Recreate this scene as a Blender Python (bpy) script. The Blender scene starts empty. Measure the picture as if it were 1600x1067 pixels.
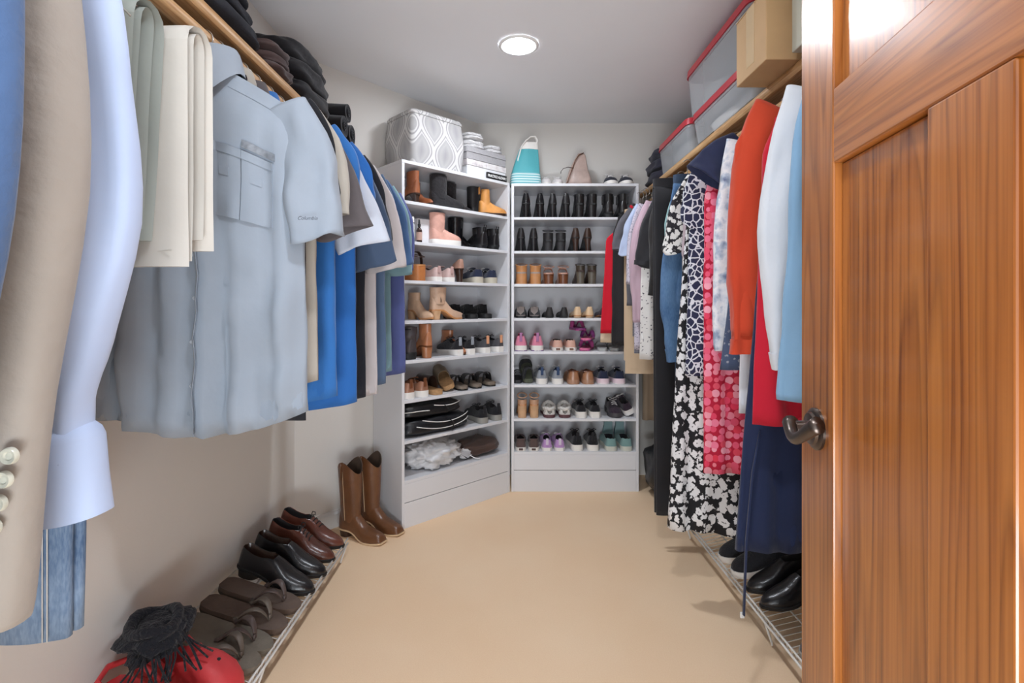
import bpy, bmesh, math, random
from mathutils import Vector, Matrix, noise
import numpy as np

# ---------------------------------------------------------------- camera
scn = bpy.context.scene
C = scn.collection
HC = 1.19                       # camera height
F = 800.0                       # focal length in pixels of the 1600 px frame
CX, CY = 796.0, 474.0           # vanishing point of the room's long axis
cam_d = bpy.data.cameras.new('camera')
cam = bpy.data.objects.new('camera', cam_d)
C.objects.link(cam)
cam.location = (0, 0, HC)
cam.rotation_euler = (math.pi/2, 0, 0)
cam_d.sensor_width = 36.0
cam_d.lens = 18.0
cam_d.shift_x = (800 - CX)/1600
cam_d.shift_y = (CY - 533.5)/1600
cam_d.clip_start = 0.01
scn.camera = cam

# ---------------------------------------------------------------- world, lights, exposure
scn.view_settings.view_transform = 'Standard'
scn.view_settings.look = 'None'
scn.view_settings.gamma = 1.0
scn.view_settings.use_curve_mapping = False
scn.view_settings.exposure = 1.08
world = bpy.data.worlds.new('world')
scn.world = world
world.use_nodes = True
world.node_tree.nodes['Background'].inputs[0].default_value = (0.90, 0.95, 1.0, 1)
world.node_tree.nodes['Background'].inputs[1].default_value = 0.55
# added area light behind the camera, filling the closet through the doorway
dl = bpy.data.lights.new('added_doorway_fill', 'AREA')
dl.shape = 'RECTANGLE'; dl.size = 2.2; dl.size_y = 1.7
dl.energy = 5; dl.color = (0.86, 0.93, 1.0)
dlo = bpy.data.objects.new('added_doorway_fill', dl)
dlo.location = (-0.1, -1.5, 1.55); dlo.rotation_euler = (math.pi/2, 0, 0)
C.objects.link(dlo)
# added low area light, aimed up through the doorway to brighten the ceiling
fl = bpy.data.lights.new('added_doorway_uplight', 'AREA')
fl.shape = 'RECTANGLE'; fl.size = 1.8; fl.size_y = 1.0
fl.energy = 60; fl.color = (0.86, 0.93, 1.0)
flo = bpy.data.objects.new('added_doorway_uplight', fl)
flo.location = (0.0, -1.0, 0.12); flo.rotation_euler = (math.radians(180-38), 0, 0)
C.objects.link(flo)
LAMP = 128.0                     # emission of the ceiling lamps' lenses

R = math.radians
rng = random.Random(7)

# ---------------------------------------------------------------- helpers
def lin(c):
    return tuple(((x/255.0)/12.92 if x/255.0 <= 0.04045 else ((x/255.0+0.055)/1.055)**2.4) for x in c)

MATS = {}
def base_mat(name):
    m = bpy.data.materials.new(name); m.use_nodes = True
    nt = m.node_tree
    return m, nt, nt.nodes['Principled BSDF']

def mat(name, rgb, rough=0.6, metal=0.0, var=0.08, vscale=6.0, bump=0.0, bscale=60.0, coat=0.0, alpha=1.0, trans=0.0, sheen=0.0, emit=0.0, spec=0.5):
    """plain procedural material: colour with gentle noise variation and an optional fine bump"""
    if name in MATS: return MATS[name]
    m, nt, b = base_mat(name)
    c = lin(rgb)
    L = nt.links
    tc = nt.nodes.new('ShaderNodeTexCoord')
    if var > 0:
        n = nt.nodes.new('ShaderNodeTexNoise'); n.inputs['Scale'].default_value = vscale; n.inputs['Detail'].default_value = 4
        L.new(tc.outputs['Object'], n.inputs['Vector'])
        r = nt.nodes.new('ShaderNodeValToRGB')
        r.color_ramp.elements[0].position = 0.3; r.color_ramp.elements[1].position = 0.7
        r.color_ramp.elements[0].color = (*[x*(1-var) for x in c], 1)
        r.color_ramp.elements[1].color = (*[min(1, x*(1+var)) for x in c], 1)
        L.new(n.outputs[0], r.inputs[0]); L.new(r.outputs[0], b.inputs['Base Color'])
    else:
        b.inputs['Base Color'].default_value = (*c, 1)
    b.inputs['Roughness'].default_value = rough
    b.inputs['Metallic'].default_value = metal
    b.inputs['Specular IOR Level'].default_value = spec
    b.inputs['Coat Weight'].default_value = coat
    b.inputs['Coat Roughness'].default_value = 0.15
    b.inputs['Sheen Weight'].default_value = sheen
    b.inputs['Alpha'].default_value = alpha
    b.inputs['Transmission Weight'].default_value = trans
    if emit:
        b.inputs['Emission Color'].default_value = (*c, 1); b.inputs['Emission Strength'].default_value = emit
    if bump > 0:
        n2 = nt.nodes.new('ShaderNodeTexNoise'); n2.inputs['Scale'].default_value = bscale; n2.inputs['Detail'].default_value = 6
        L.new(tc.outputs['Object'], n2.inputs['Vector'])
        bp = nt.nodes.new('ShaderNodeBump'); bp.inputs['Strength'].default_value = bump; bp.inputs['Distance'].default_value = 0.01
        L.new(n2.outputs[0], bp.inputs['Height']); L.new(bp.outputs[0], b.inputs['Normal'])
    MATS[name] = m
    return m

def fab(rgb, name=None, var=0.05, bump=0.5, bscale=11.0, rough=0.85):
    """woven cloth"""
    k = name or 'cloth_%d_%d_%d' % rgb
    return mat(k, rgb, rough=rough, var=var, vscale=5.0, bump=bump, bscale=bscale, sheen=0.15, spec=0.25)

def leather(rgb, rough=0.35, name=None):
    return mat(name or 'leather_%d_%d_%d' % rgb, rgb, rough=rough, var=0.18, vscale=14, bump=0.12, bscale=90, coat=0.15)

def ramp_mat(name, build, rough=0.85, bump=0.2):
    """material whose colour comes from build(nt, texcoord) -> colour socket"""
    if name in MATS: return MATS[name]
    m, nt, b = base_mat(name)
    tc = nt.nodes.new('ShaderNodeTexCoord')
    s = build(nt, tc)
    nt.links.new(s, b.inputs['Base Color'])
    b.inputs['Roughness'].default_value = rough
    b.inputs['Specular IOR Level'].default_value = 0.3
    if bump:
        n2 = nt.nodes.new('ShaderNodeTexNoise'); n2.inputs['Scale'].default_value = 14
        nt.links.new(tc.outputs['Object'], n2.inputs['Vector'])
        bp = nt.nodes.new('ShaderNodeBump'); bp.inputs['Strength'].default_value = bump; bp.inputs['Distance'].default_value = 0.01
        nt.links.new(n2.outputs[0], bp.inputs['Height']); nt.links.new(bp.outputs[0], b.inputs['Normal'])
    MATS[name] = m
    return m

def ramp(nt, sock, stops, interp='LINEAR'):
    r = nt.nodes.new('ShaderNodeValToRGB'); r.color_ramp.interpolation = interp
    e = r.color_ramp.elements
    while len(e) < len(stops): e.new(0.5)
    for i, (p, c) in enumerate(stops):
        e[i].position = p; e[i].color = (*lin(c), 1)
    nt.links.new(sock, r.inputs[0])
    return r.outputs[0]

def mapping(nt, tc, scale=(1, 1, 1), rot=(0, 0, 0), loc=(0, 0, 0)):
    mp = nt.nodes.new('ShaderNodeMapping')
    mp.inputs['Scale'].default_value = scale; mp.inputs['Rotation'].default_value = rot; mp.inputs['Location'].default_value = loc
    nt.links.new(tc.outputs['Object'], mp.inputs['Vector'])
    return mp.outputs[0]

def mixc(nt, fac, a, b):
    mx = nt.nodes.new('ShaderNodeMix'); mx.data_type = 'RGBA'
    for s, v in ((mx.inputs[0], fac), (mx.inputs[6], a), (mx.inputs[7], b)):
        if isinstance(v, tuple): s.default_value = (*lin(v), 1)
        elif isinstance(v, (int, float)): s.default_value = v
        else: nt.links.new(v, s)
    return mx.outputs[2]

def mth(nt, op, a, b=None):
    n = nt.nodes.new('ShaderNodeMath'); n.operation = op
    for s, v in ((n.inputs[0], a), (n.inputs[1], b)):
        if v is None: continue
        if isinstance(v, (int, float)): s.default_value = v
        else: nt.links.new(v, s)
    return n.outputs[0]

class MB:
    """collects geometry for ONE mesh object"""
    def __init__(s): s.v = []; s.f = []; s.m = []
    def add(s, V, Fs, mi=0):
        o = len(s.v); s.v += [tuple(p) for p in V]
        for q in Fs: s.f.append(tuple(i+o for i in q)); s.m.append(mi)
        return s
    def box(s, x0, x1, y0, y1, z0, z1, mi=0):
        V = [(x, y, z) for z in (z0, z1) for y in (y0, y1) for x in (x0, x1)]
        return s.add(V, [(0, 2, 3, 1), (4, 5, 7, 6), (0, 1, 5, 4), (2, 6, 7, 3), (0, 4, 6, 2), (1, 3, 7, 5)], mi)
    def loft(s, rings, closed=True, cap0=False, cap1=False, mi=0):
        n = len(rings[0]); V = [p for r in rings for p in r]; Fs = []
        for i in range(len(rings)-1):
            for j in range(n if closed else n-1):
                k = (j+1) % n
                Fs.append((i*n+j, i*n+k, (i+1)*n+k, (i+1)*n+j))
        if cap0: Fs.append(tuple(range(n-1, -1, -1)))
        if cap1: Fs.append(tuple((len(rings)-1)*n+j for j in range(n)))
        return s.add(V, Fs, mi)
    def tube(s, pts, r, n=8, caps=True, closed=False, mi=0, flat=1.0):
        pts = [Vector(p) for p in pts]; rings = []
        m = len(pts); prev = None
        for i, p in enumerate(pts):
            a = pts[(i-1) % m] if (closed or i > 0) else p
            b = pts[(i+1) % m] if (closed or i < m-1) else p
            t = (b-a)
            t = t.normalized() if t.length > 1e-9 else Vector((0, 0, 1))
            if prev is None:
                ref = Vector((0, 0, 1)) if abs(t.z) < 0.9 else Vector((1, 0, 0))
                u = (ref - t*ref.dot(t)).normalized()
            else:
                u = (prev - t*prev.dot(t))
                u = u.normalized() if u.length > 1e-6 else Vector((1, 0, 0))
            prev = u; w = t.cross(u)
            rr = r[i] if isinstance(r, (list, tuple)) else r
            rings.append([p + u*(rr*flat*math.cos(2*math.pi*k/n)) + w*(rr*math.sin(2*math.pi*k/n)) for k in range(n)])
        if closed: rings.append(rings[0]); caps = False
        return s.loft(rings, True, caps, caps, mi)
    def lathe(s, prof, n=20, axis_pt=(0, 0, 0), mi=0, sx=1, sy=1, cap0=True, cap1=True):
        ax = Vector(axis_pt)
        rings = [[(ax.x+sx*r*math.cos(2*math.pi*k/n), ax.y+sy*r*math.sin(2*math.pi*k/n), ax.z+z) for k in range(n)] for r, z in prof]
        return s.loft(rings, True, cap0, cap1, mi)
    def build(s, name, mats, parent=None, smooth=False, bevel=0.0, bseg=2, auto=None):
        me = bpy.data.meshes.new(name)
        me.from_pydata(s.v, [], s.f)
        if not isinstance(mats, (list, tuple)): mats = [mats]
        for m in mats: me.materials.append(m)
        if len(mats) > 1: me.polygons.foreach_set('material_index', s.m)
        if bevel > 0:
            bm = bmesh.new(); bm.from_mesh(me)
            bmesh.ops.recalc_face_normals(bm, faces=bm.faces)
            es = [e for e in bm.edges if len(e.link_faces) == 2 and e.calc_face_angle(0) > R(30)]
            bmesh.ops.bevel(bm, geom=es, offset=bevel, segments=bseg, affect='EDGES', profile=0.5)
            bm.to_mesh(me); bm.free()
        else:
            bm = bmesh.new(); bm.from_mesh(me)
            bmesh.ops.recalc_face_normals(bm, faces=bm.faces); bm.to_mesh(me); bm.free()
        if smooth:
            if auto:
                me.shade_smooth() if hasattr(me, 'shade_smooth') else None
                try: me.set_sharp_from_angle(angle=R(auto))
                except Exception: pass
            else:
                me.polygons.foreach_set('use_smooth', [True]*len(me.polygons))
        me.update()
        o = bpy.data.objects.new(name, me); C.objects.link(o)
        if parent is not None: o.parent = parent
        return o

def tag(o, label=None, cat=None, group=None, kind=None):
    if label: o['label'] = label
    if cat: o['category'] = cat
    if group: o['group'] = group
    if kind: o['kind'] = kind
    return o

def thing(name, label, cat, loc=(0, 0, 0), rz=0.0, group=None, rot=None):
    o = bpy.data.objects.new(name, None); C.objects.link(o)
    o.empty_display_size = 0.05
    o.location = loc
    o.rotation_euler = rot if rot else (0, 0, rz)
    return tag(o, label, cat, group)

def struct(o): o['kind'] = 'structure'; return o

def copy_tree(o, parent=None):
    c = o.copy(); C.objects.link(c); c.parent = parent
    for ch in [x for x in o.children]: copy_tree(ch, c)
    return c

def wx(px, Y): return (px-CX)/F*Y          # world X of a photo column at depth Y
def wz(py, Y): return HC + (CY-py)/F*Y     # world Z of a photo row at depth Y

def lerp(a, b, t): return a+(b-a)*t
def table(t, T):
    if t <= T[0][0]: return T[0][1]
    for (a, va), (b, vb) in zip(T, T[1:]):
        if t <= b:
            s = (t-a)/(b-a) if b > a else 0
            s = s*s*(3-2*s)*0.5 + s*0.5
            return va+(vb-va)*s
    return T[-1][1]

# ---------------------------------------------------------------- room constants
XL, XR, YB, ZC = -1.075, 1.215, 3.555, 2.44
AW0 = (-1.075, 2.56); AW1 = (-0.22, 3.555)     # angled wall in the far left corner
SHZ = 1.932                                     # underside of the closet shelves
RODZ = 1.862; RODL = -0.775; RODR = 0.935
SHL, SHR = -0.765, 0.905                         # shelf front edges

M_wall = mat('wall_paint', (226, 222, 216), rough=0.85, var=0.015, vscale=2, bump=0.05, bscale=220)
M_ceil = mat('ceiling_paint', (240, 241, 244), rough=0.9, var=0.015, vscale=2, bump=0.05, bscale=180)
M_white = mat('white_melamine', (222, 222, 225), rough=0.4, var=0.01, vscale=3)
M_trim = mat('white_trim_paint', (228, 227, 225), rough=0.4, var=0.01)
M_wire = mat('white_vinyl_wire', (226, 224, 220), rough=0.35, var=0)
M_pine = ramp_mat('pine_wood', lambda nt, tc: ramp(nt, (lambda n: n.outputs[0])(
    (lambda n: (nt.links.new(mapping(nt, tc, (40, 1.5, 40)), n.inputs['Vector']), n)[1])(nt.nodes.new('ShaderNodeTexNoise'))),
    [(0.3, (178, 132, 84)), (0.55, (206, 164, 116)), (0.75, (218, 182, 138))]), rough=0.45, bump=0)

def carpet(nt, tc):
    n = nt.nodes.new('ShaderNodeTexNoise'); n.inputs['Scale'].default_value = 260; n.inputs['Detail'].default_value = 3
    nt.links.new(tc.outputs['Object'], n.inputs['Vector'])
    n2 = nt.nodes.new('ShaderNodeTexNoise'); n2.inputs['Scale'].default_value = 1.6; n2.inputs['Detail'].default_value = 3
    nt.links.new(tc.outputs['Object'], n2.inputs['Vector'])
    a = ramp(nt, n.outputs[0], [(0.3, (242, 207, 168)), (0.7, (252, 224, 190))])
    b = ramp(nt, n2.outputs[0], [(0.35, (244, 209, 170)), (0.65, (252, 224, 190))])
    return mixc(nt, 0.5, a, b)
M_floor = ramp_mat('beige_floor', carpet, rough=0.7, bump=0.02)

# ---------------------------------------------------------------- the setting
def wall_seg(name, p, q, z0=0.0, z1=ZC, th=0.12, out=1, m=None):
    """vertical wall slab whose room face runs p -> q; thickness goes away from the room"""
    p = Vector((p[0], p[1], 0)); q = Vector((q[0], q[1], 0))
    d = (q-p).normalized(); n = Vector((-d.y, d.x, 0))*out*th
    b = MB()
    V = [p, q, q+n, p+n]
    b.add([(v.x, v.y, z0) for v in V]+[(v.x, v.y, z1) for v in V],
          [(3, 2, 1, 0), (4, 5, 6, 7), (0, 1, 5, 4), (1, 2, 6, 5), (2, 3, 7, 6), (3, 0, 4, 7)])
    return struct(b.build(name, m or M_wall))

struct(MB().box(-2.2, 2.2, -2.6, 4.0, -0.08, 0.0).build('floor', M_floor))
struct(MB().box(-1.4, 1.5, 0.0, 3.8, ZC, ZC+0.08).build('ceiling', M_ceil))
wall_seg('wall_left', (XL, 0.12), AW0)
wall_seg('wall_angled', AW0, AW1)
wall_seg('wall_back', (AW1[0]-0.06, YB), (XR, YB))
wall_seg('wall_right', (XR, YB+0.1), (XR, 0.12))
bw = MB()
bw.box(XL-0.12, -0.45, 0.0, 0.12, 0, ZC); bw.box(0.42, XR+0.12, 0.0, 0.12, 0, ZC); bw.box(-0.45, 0.42, 0.0, 0.12, 2.06, ZC)
struct(bw.build('wall_front', M_wall))
def baseboard(name, p, q, h=0.09, th=0.012):
    p = Vector((p[0], p[1], 0)); q = Vector((q[0], q[1], 0))
    d = (q-p).normalized(); n = Vector((d.y, -d.x, 0))
    prof = [(0.0005, 0), (th, 0), (th, h*0.78), (th*0.55, h*0.9), (th*0.5, h), (0.0005, h)]
    b = MB(); b.loft([[e+n*a+Vector((0, 0, z)) for a, z in prof] for e in (p, q)], True, True, True)
    return struct(b.build(name, M_trim))
baseboard('baseboard_left', (XL, 0.13), (XL, 2.55))
baseboard('baseboard_angled', (XL+0.012, 2.575), (-0.80, 2.88))
baseboard('baseboard_right', (XR, 3.54), (XR, 0.13))

# recessed ceiling lamps
M_lens = mat('lamp_lens', (240, 246, 255), var=0, emit=LAMP)
M_lamptrim = mat('lamp_trim_white', (238, 238, 236), rough=0.4, var=0)
def recessed(x, y, label):
    t = thing('recessed_ceiling_light', label, 'ceiling light', (x, y, ZC))
    b = MB(); b.lathe([(0.096, -0.0005), (0.096, -0.006), (0.088, -0.010), (0.076, -0.008), (0.074, -0.0005)], 40, cap0=False, cap1=False)
    b.build('trim_ring', M_lamptrim, t, smooth=True)
    b = MB(); b.lathe([(0.0745, -0.001), (0.0745, -0.005), (0.05, -0.0075), (0.001, -0.009)], 40, cap0=True, cap1=True)
    b.build('lens', M_lens, t, smooth=True)
recessed(0.045, 2.475, 'glowing round white recessed light in the ceiling')
recessed(0.045, 0.62, 'unseen round recessed ceiling light added above the doorway')  # added lamp outside the view, brightens the clothes near the door

# ---------------------------------------------------------------- door
def oak(name, axis, seed, cath=1.0):
    """golden oak; axis = local axis of the grain"""
    def build(nt, tc):
        sc = [7.0, 7.0, 7.0]; sc[axis] = 0.55
        v = mapping(nt, tc, tuple(sc), loc=(seed*3.1, seed*1.7, seed*2.3))
        n = nt.nodes.new('ShaderNodeTexNoise'); n.inputs['Scale'].default_value = 1.0; n.inputs['Detail'].default_value = 2.0; n.inputs['Roughness'].default_value = 0.45
        nt.links.new(v, n.inputs['Vector'])
        w = mth(nt, 'MULTIPLY', n.outputs[0], 22.0*cath)
        fr = mth(nt, 'FRACT', w)
        lines = ramp(nt, fr, [(0.0, (108, 56, 16)), (0.10, (136, 76, 26)), (0.35, (164, 98, 42)), (0.80, (174, 108, 48)), (1.0, (110, 58, 17))])
        sc2 = [150.0, 150.0, 150.0]; sc2[axis] = 2.2
        n2 = nt.nodes.new('ShaderNodeTexNoise'); n2.inputs['Scale'].default_value = 1.0; n2.inputs['Detail'].default_value = 4.0
        nt.links.new(mapping(nt, tc, tuple(sc2)), n2.inputs['Vector'])
        pores = ramp(nt, n2.outputs[0], [(0.36, (108, 54, 16)), (0.46, (156, 90, 36)), (0.62, (176, 110, 50))])
        return mixc(nt, 0.5, lines, pores)
    m = ramp_mat(name, build, rough=0.32, bump=0)
    b = m.node_tree.nodes['Principled BSDF']
    b.inputs['Coat Weight'].default_value = 0.35; b.inputs['Coat Roughness'].default_value = 0.12
    b.inputs['Specular IOR Level'].default_value = 0.5
    return m
DX, DY = 0.513, 0.90            # free edge of the door leaf
da = math.atan2(0.986, 0.165)
droot = bpy.data.objects.new('door_1', None); C.objects.link(droot)
droot.location = (DX, DY, 0); droot.rotation_euler = (0, 0, math.atan2(-0.986, -0.165))
# local x runs from the free edge to the hinge, the room face is local -y ... chosen so that +y looks at the closet
tag(droot, 'open golden oak craftsman door with a dark lever handle', 'door'); struct(droot)
DW, DT, DH = 0.81, 0.036, 2.035
sgn = 1.0
def dbox(name, x0, x1, z0, z1, y0, y1, m, bev=0.0025):
    b = MB(); b.box(x0, x1, min(sgn*y0, sgn*y1), max(sgn*y0, sgn*y1), z0, z1)
    return b.build(name, m, droot, bevel=bev, smooth=False)
oz = [oak('oak_stile_%d' % i, 2, i*1.37+0.4, c) for i, c in enumerate((0.6, 0.75, 0.9, 0.8))]
ox = [oak('oak_rail_%d' % i, 0, i*2.1+1.4, 0.7) for i in range(2)]
ZB, ZR0, ZR1, ZT = 0.24, 1.403, 1.516, 1.92
dbox('stile', 0, 0.122, 0.012, DH, 0, DT, oz[0])
dbox('stile', DW-0.122, DW, 0.012, DH, 0, DT, oz[1])
dbox('rail', 0.1222, DW-0.1222, ZR0, ZR1, 0, DT, ox[0])
dbox('rail', 0.1222, DW-0.1222, ZT, DH, 0, DT, ox[1])
dbox('rail', 0.1222, DW-0.1222, 0.012, ZB, 0, DT, ox[1])
dbox('mullion', 0.345, 0.465, ZB+0.0002, ZR0-0.0002, 0, DT, oz[2])
dbox('panel', 0.1224, 0.3448, ZB+0.0003, ZR0-0.0003, 0.012, 0.024, oz[3])
dbox('panel', 0.4652, DW-0.1224, ZB+0.0003, ZR0-0.0003, 0.012, 0.024, oz[1])
dbox('panel', 0.1224, DW-0.1224, ZR1+0.0003, ZT-0.0003, 0.012, 0.024, oz[0])
M_bronze = mat('antique_pewter_metal', (92, 82, 76), rough=0.32, metal=0.9, var=0.1, vscale=30)
hz = 0.985; hx = 0.064
b = MB()
def rosr(r, d): return [(hx+r*math.cos(2*math.pi*k/28), -sgn*d*1.0, hz+r*math.sin(2*math.pi*k/28)) for k in range(28)]
b.loft([rosr(0.034, 0.0), rosr(0.034, 0.004), rosr(0.031, 0.007), rosr(0.027, 0.008), rosr(0.025, 0.012), rosr(0.016, 0.013), rosr(0.013, 0.016), rosr(0.012, 0.034)], True, True, True)
hobj = b.build('door_handle', M_bronze, droot, smooth=True, auto=40)
b = MB()
pts = []; rad = []
for i in range(15):
    s = i/14
    pts.append((hx - 0.012 + s*0.118, -sgn*(0.036+0.016*math.sin(s*math.pi)*0.6 + 0.004*s), hz + 0.006 - 0.016*math.sin(s*math.pi*1.25) + 0.012*s*s))
    rad.append(0.0125 - 0.004*math.sin(s*math.pi) - 0.002*s)
b.tube(pts, rad, 12, flat=1.25)
b.build('lever', M_bronze, hobj, smooth=True)
# ---------------------------------------------------------------- closet shelves and rods
def closet_shelf(label, x_wall, x_front, y0, y1, brk):
    t = thing('closet_shelf', label, 'shelf', ((x_wall+x_front)/2, (y0+y1)/2, SHZ))
    ox, oy = -(x_wall+x_front)/2, -(y0+y1)/2
    a, b_ = sorted((x_wall, x_front))
    s = 1 if x_front > x_wall else -1
    m = MB()
    # the board's far end is cut along the angled wall on the left side
    xi = x_front - s*0.012
    far_w = y1 if s < 0 else 2.545
    m.add([(x_wall+s*0.001+ox, y0+oy, 0), (xi+ox, y0+oy, 0), (xi+ox, y1+oy, 0), (x_wall+s*0.001+ox, far_w+oy, 0),
           (x_wall+s*0.001+ox, y0+oy, .019), (xi+ox, y0+oy, .019), (xi+ox, y1+oy, .019), (x_wall+s*0.001+ox, far_w+oy, .019)],
          [(3, 2, 1, 0), (4, 5, 6, 7), (0, 1, 5, 4), (1, 2, 6, 5), (2, 3, 7, 6), (3, 0, 4, 7)])
    m.build('board', M_pine, t)
    m = MB()
    prof = [(0, -.014), (.009, -.014), (.014, -.008), (.015, .0), (.014, .012), (.009, .019), (0, .0195)]
    m.loft([[(xi+s*px+ox, yy+oy, pz) for px, pz in prof] for yy in (y0, y1-(0.0 if s < 0 else 0.0))], True, True, True)
    m.build('nosing', M_pine, t, smooth=True, auto=50)
    for yb in brk:
        m = MB()
        m.tube([(x_wall+s*0.006+ox, yb+oy, -0.20), (x_wall+s*0.006+ox, yb+oy, -0.008), (x_front-s*0.03+ox, yb+oy, -0.008)], 0.006, 6)
        br = m.build('bracket', M_wire, t)
        m = MB(); m.tube([(x_wall+s*0.006+ox, yb+oy, -0.19), (x_front-s*0.06+ox, yb+oy, -0.012)], 0.005, 6)
        m.build('brace', M_wire, br)
    return t
closet_shelf('pine shelf with rounded front edge along the left wall', XL, SHL, 0.14, 2.78, (0.45, 2.3))
closet_shelf('pine shelf with rounded front edge along the right wall', XR, SHR, 0.14, 3.545, (0.5, 3.4))
def closet_rod(label, x, y0, y1):
    t = thing('closet_rod', label, 'closet rod', (x, (y0+y1)/2, RODZ))
    h = (y1-y0)/2
    m = MB(); n = 20
    m.loft([[(0.0195*math.cos(2*math.pi*k/n), yy, 0.0195*math.sin(2*math.pi*k/n)) for k in range(n)] for yy in (-h, h)], True, True, True)
    m.build('pole', M_pine, t, smooth=True, auto=50)
    for e in (-1, 1):
        m = MB(); m.loft([[(r*math.cos(2*math.pi*k/n), e*h+dy, r*math.sin(2*math.pi*k/n)) for k in range(n)] for r, dy in ((.0196, -.008*e), (.03, -.008*e), (.032, 0.001*e))], True, True, True)
        m.build('socket', M_wire, t, smooth=True, auto=50)
closet_rod('round pine rod under the left shelf', RODL, 0.14, 2.74)
closet_rod('round pine rod under the right shelf', RODR, 0.14, 3.545)

# ---------------------------------------------------------------- shoe cabinets
ZS = [1.736, 1.522, 1.313, 1.097, 0.886, 0.676, 0.461, 0.251]   # tops of the shelf boards, top to bottom
ZTOP = 1.949; CD = 0.30
LC_A = Vector((-0.565, 2.69, 0)); LC_W = 0.785
LC_ang = math.atan2(0.548, 0.573)
BC_A = Vector((0.012, 3.238, 0)); BC_W = 0.806
def cabinet(label, A, ang, W):
    t = thing('shoe_cabinet', label, 'shoe cabinet', A, ang)
    B = 0.017
    MB().box(0, B, 0, CD, 0, ZTOP-B-0.0002).build('side_panel', M_white, t, bevel=0.001, bseg=1)
    MB().box(W-B, W, 0, CD, 0, ZTOP-B-0.0002).build('side_panel', M_white, t, bevel=0.001, bseg=1)
    MB().box(0, W, 0, CD, ZTOP-B, ZTOP).build('top_panel', M_white, t, bevel=0.001, bseg=1)
    MB().box(B+.0002, W-B-.0002, CD-0.006, CD-0.001, 0.02, ZTOP-B-.0003).build('back_panel', M_white, t)
    for i, z in enumerate(ZS):
        MB().box(B+.0003, W-B-.0003, 0.001, CD-0.0065, z-B, z).build('shelf', M_white, t, bevel=0.001, bseg=1)
    MB().box(B+.0003, W-B-.0003, 0.0005, 0.016, 0.1355, ZS[-1]-B-.0004).build('fascia', M_white, t, bevel=0.001, bseg=1)
    MB().box(B+.0003, W-B-.0003, 0.0005, 0.016, 0.0, 0.1325).build('kick_board', M_white, t, bevel=0.001, bseg=1)
    return t
cabinet('tall white open shoe cabinet standing angled beside the left clothes', LC_A, LC_ang, LC_W)
cabinet('tall white open shoe cabinet against the back wall', BC_A, 0.0, BC_W)
Le = Vector((math.cos(LC_ang), math.sin(LC_ang), 0)); Ln = Vector((-math.sin(LC_ang), math.cos(LC_ang), 0))
def lu(px, d):
    """distance along the left cabinet's front of the photo column px at depth d inside it"""
    A = LC_A + Ln*d; k = (px-CX)/F
    return (k*A.y - A.x)/(Le.x - k*Le.y)
def LP(px, d, z): 
    p = LC_A + Ln*d + Le*lu(px, d); return (p.x, p.y, z)
def BP(px, d, z):
    Y = BC_A.y + d; return (wx(px, Y), Y, z)

# ---------------------------------------------------------------- slanted wire shoe racks by the floor
def wire_rack(label, xf, xw, y0, y1, zf=0.085, zb=0.165):
    t = thing('wire_shoe_rack', label, 'shoe rack', (xf, (y0+y1)/2, 0))
    h = (y1-y0)/2; dx = xw-xf
    m = MB(); m.tube([(0, -h, zf), (0, h, zf)], 0.0042, 8); m.build('front_wire', M_wire, t, smooth=True)
    m = MB(); m.tube([(0, -h, zf+0.022), (0, h, zf+0.022)], 0.0034, 8); m.build('lip_wire', M_wire, t, smooth=True)
    for k in (0.33, 0.66, 0.985):
        m = MB(); m.tube([(dx*k, -h, lerp(zf, zb, k)-0.004), (dx*k, h, lerp(zf, zb, k)-0.004)], 0.003, 6); m.build('long_wire', M_wire, t, smooth=True)
    n = int((y1-y0)/0.027)
    m = MB()
    m.tube([(dx*0.985, 0, zb), (0.004*dx/abs(dx), 0, zf+0.003), (-0.002*dx/abs(dx), 0, zf+0.022)], 0.0016, 5)
    w0 = m.build('cross_wire', M_wire, t, smooth=True); w0.location = (0, -h+0.01, 0)
    for i in range(1, n):
        c = w0.copy(); C.objects.link(c); c.parent = t; c.location = (0, -h+0.01+i*0.027, 0)
    for yy in (-h+0.02, h-0.02, 0):
        for lp in ([(0.0, yy, zf), (dx*0.08, yy, 0.012), (dx*0.08, yy, 0.0045)], [(dx*0.93, yy, zb-.01), (dx*0.93, yy, 0.0045)]):
            m = MB(); m.tube(lp, 0.004, 6); m.build('leg', M_wire, t, smooth=True)
    return t
RKL, RKR = -0.745, 0.885
wire_rack('slanted white wire shoe rack along the left wall', RKL, XL+0.014, 0.75, 2.36)
wire_rack('slanted white wire shoe rack along the right wall', RKR, XR-0.014, 0.95, 2.60)
# ---------------------------------------------------------------- shoe builders
# local frame of every shoe: heel at y=0, toe at +y, sole on z=0
OUT = {
 'round':  [(0, .42), (.02, .58), (.06, .74), (.14, .82), (.28, .78), (.42, .78), (.56, .90), (.68, 1.0), (.80, .98), (.90, .80), (.96, .56), (1.0, .22)],
 'point':  [(0, .34), (.02, .48), (.06, .58), (.14, .62), (.28, .60), (.42, .68), (.56, .88), (.66, .98), (.78, .80), (.88, .52), (.95, .27), (1.0, .07)],
 'almond': [(0, .38), (.02, .52), (.06, .64), (.14, .70), (.28, .68), (.42, .72), (.56, .90), (.67, 1.0), (.80, .88), (.90, .63), (.96, .40), (1.0, .13)],
 'square': [(0, .42), (.02, .58), (.06, .74), (.14, .80), (.28, .74), (.42, .76), (.56, .92), (.68, 1.0), (.82, .92), (.92, .74), (.97, .62), (1.0, .50)],
}
TS = [0, .02, .05, .10, .16, .23, .30, .37, .44, .50, .56, .62, .68, .75, .82, .88, .93, .97, 1.0]

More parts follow.
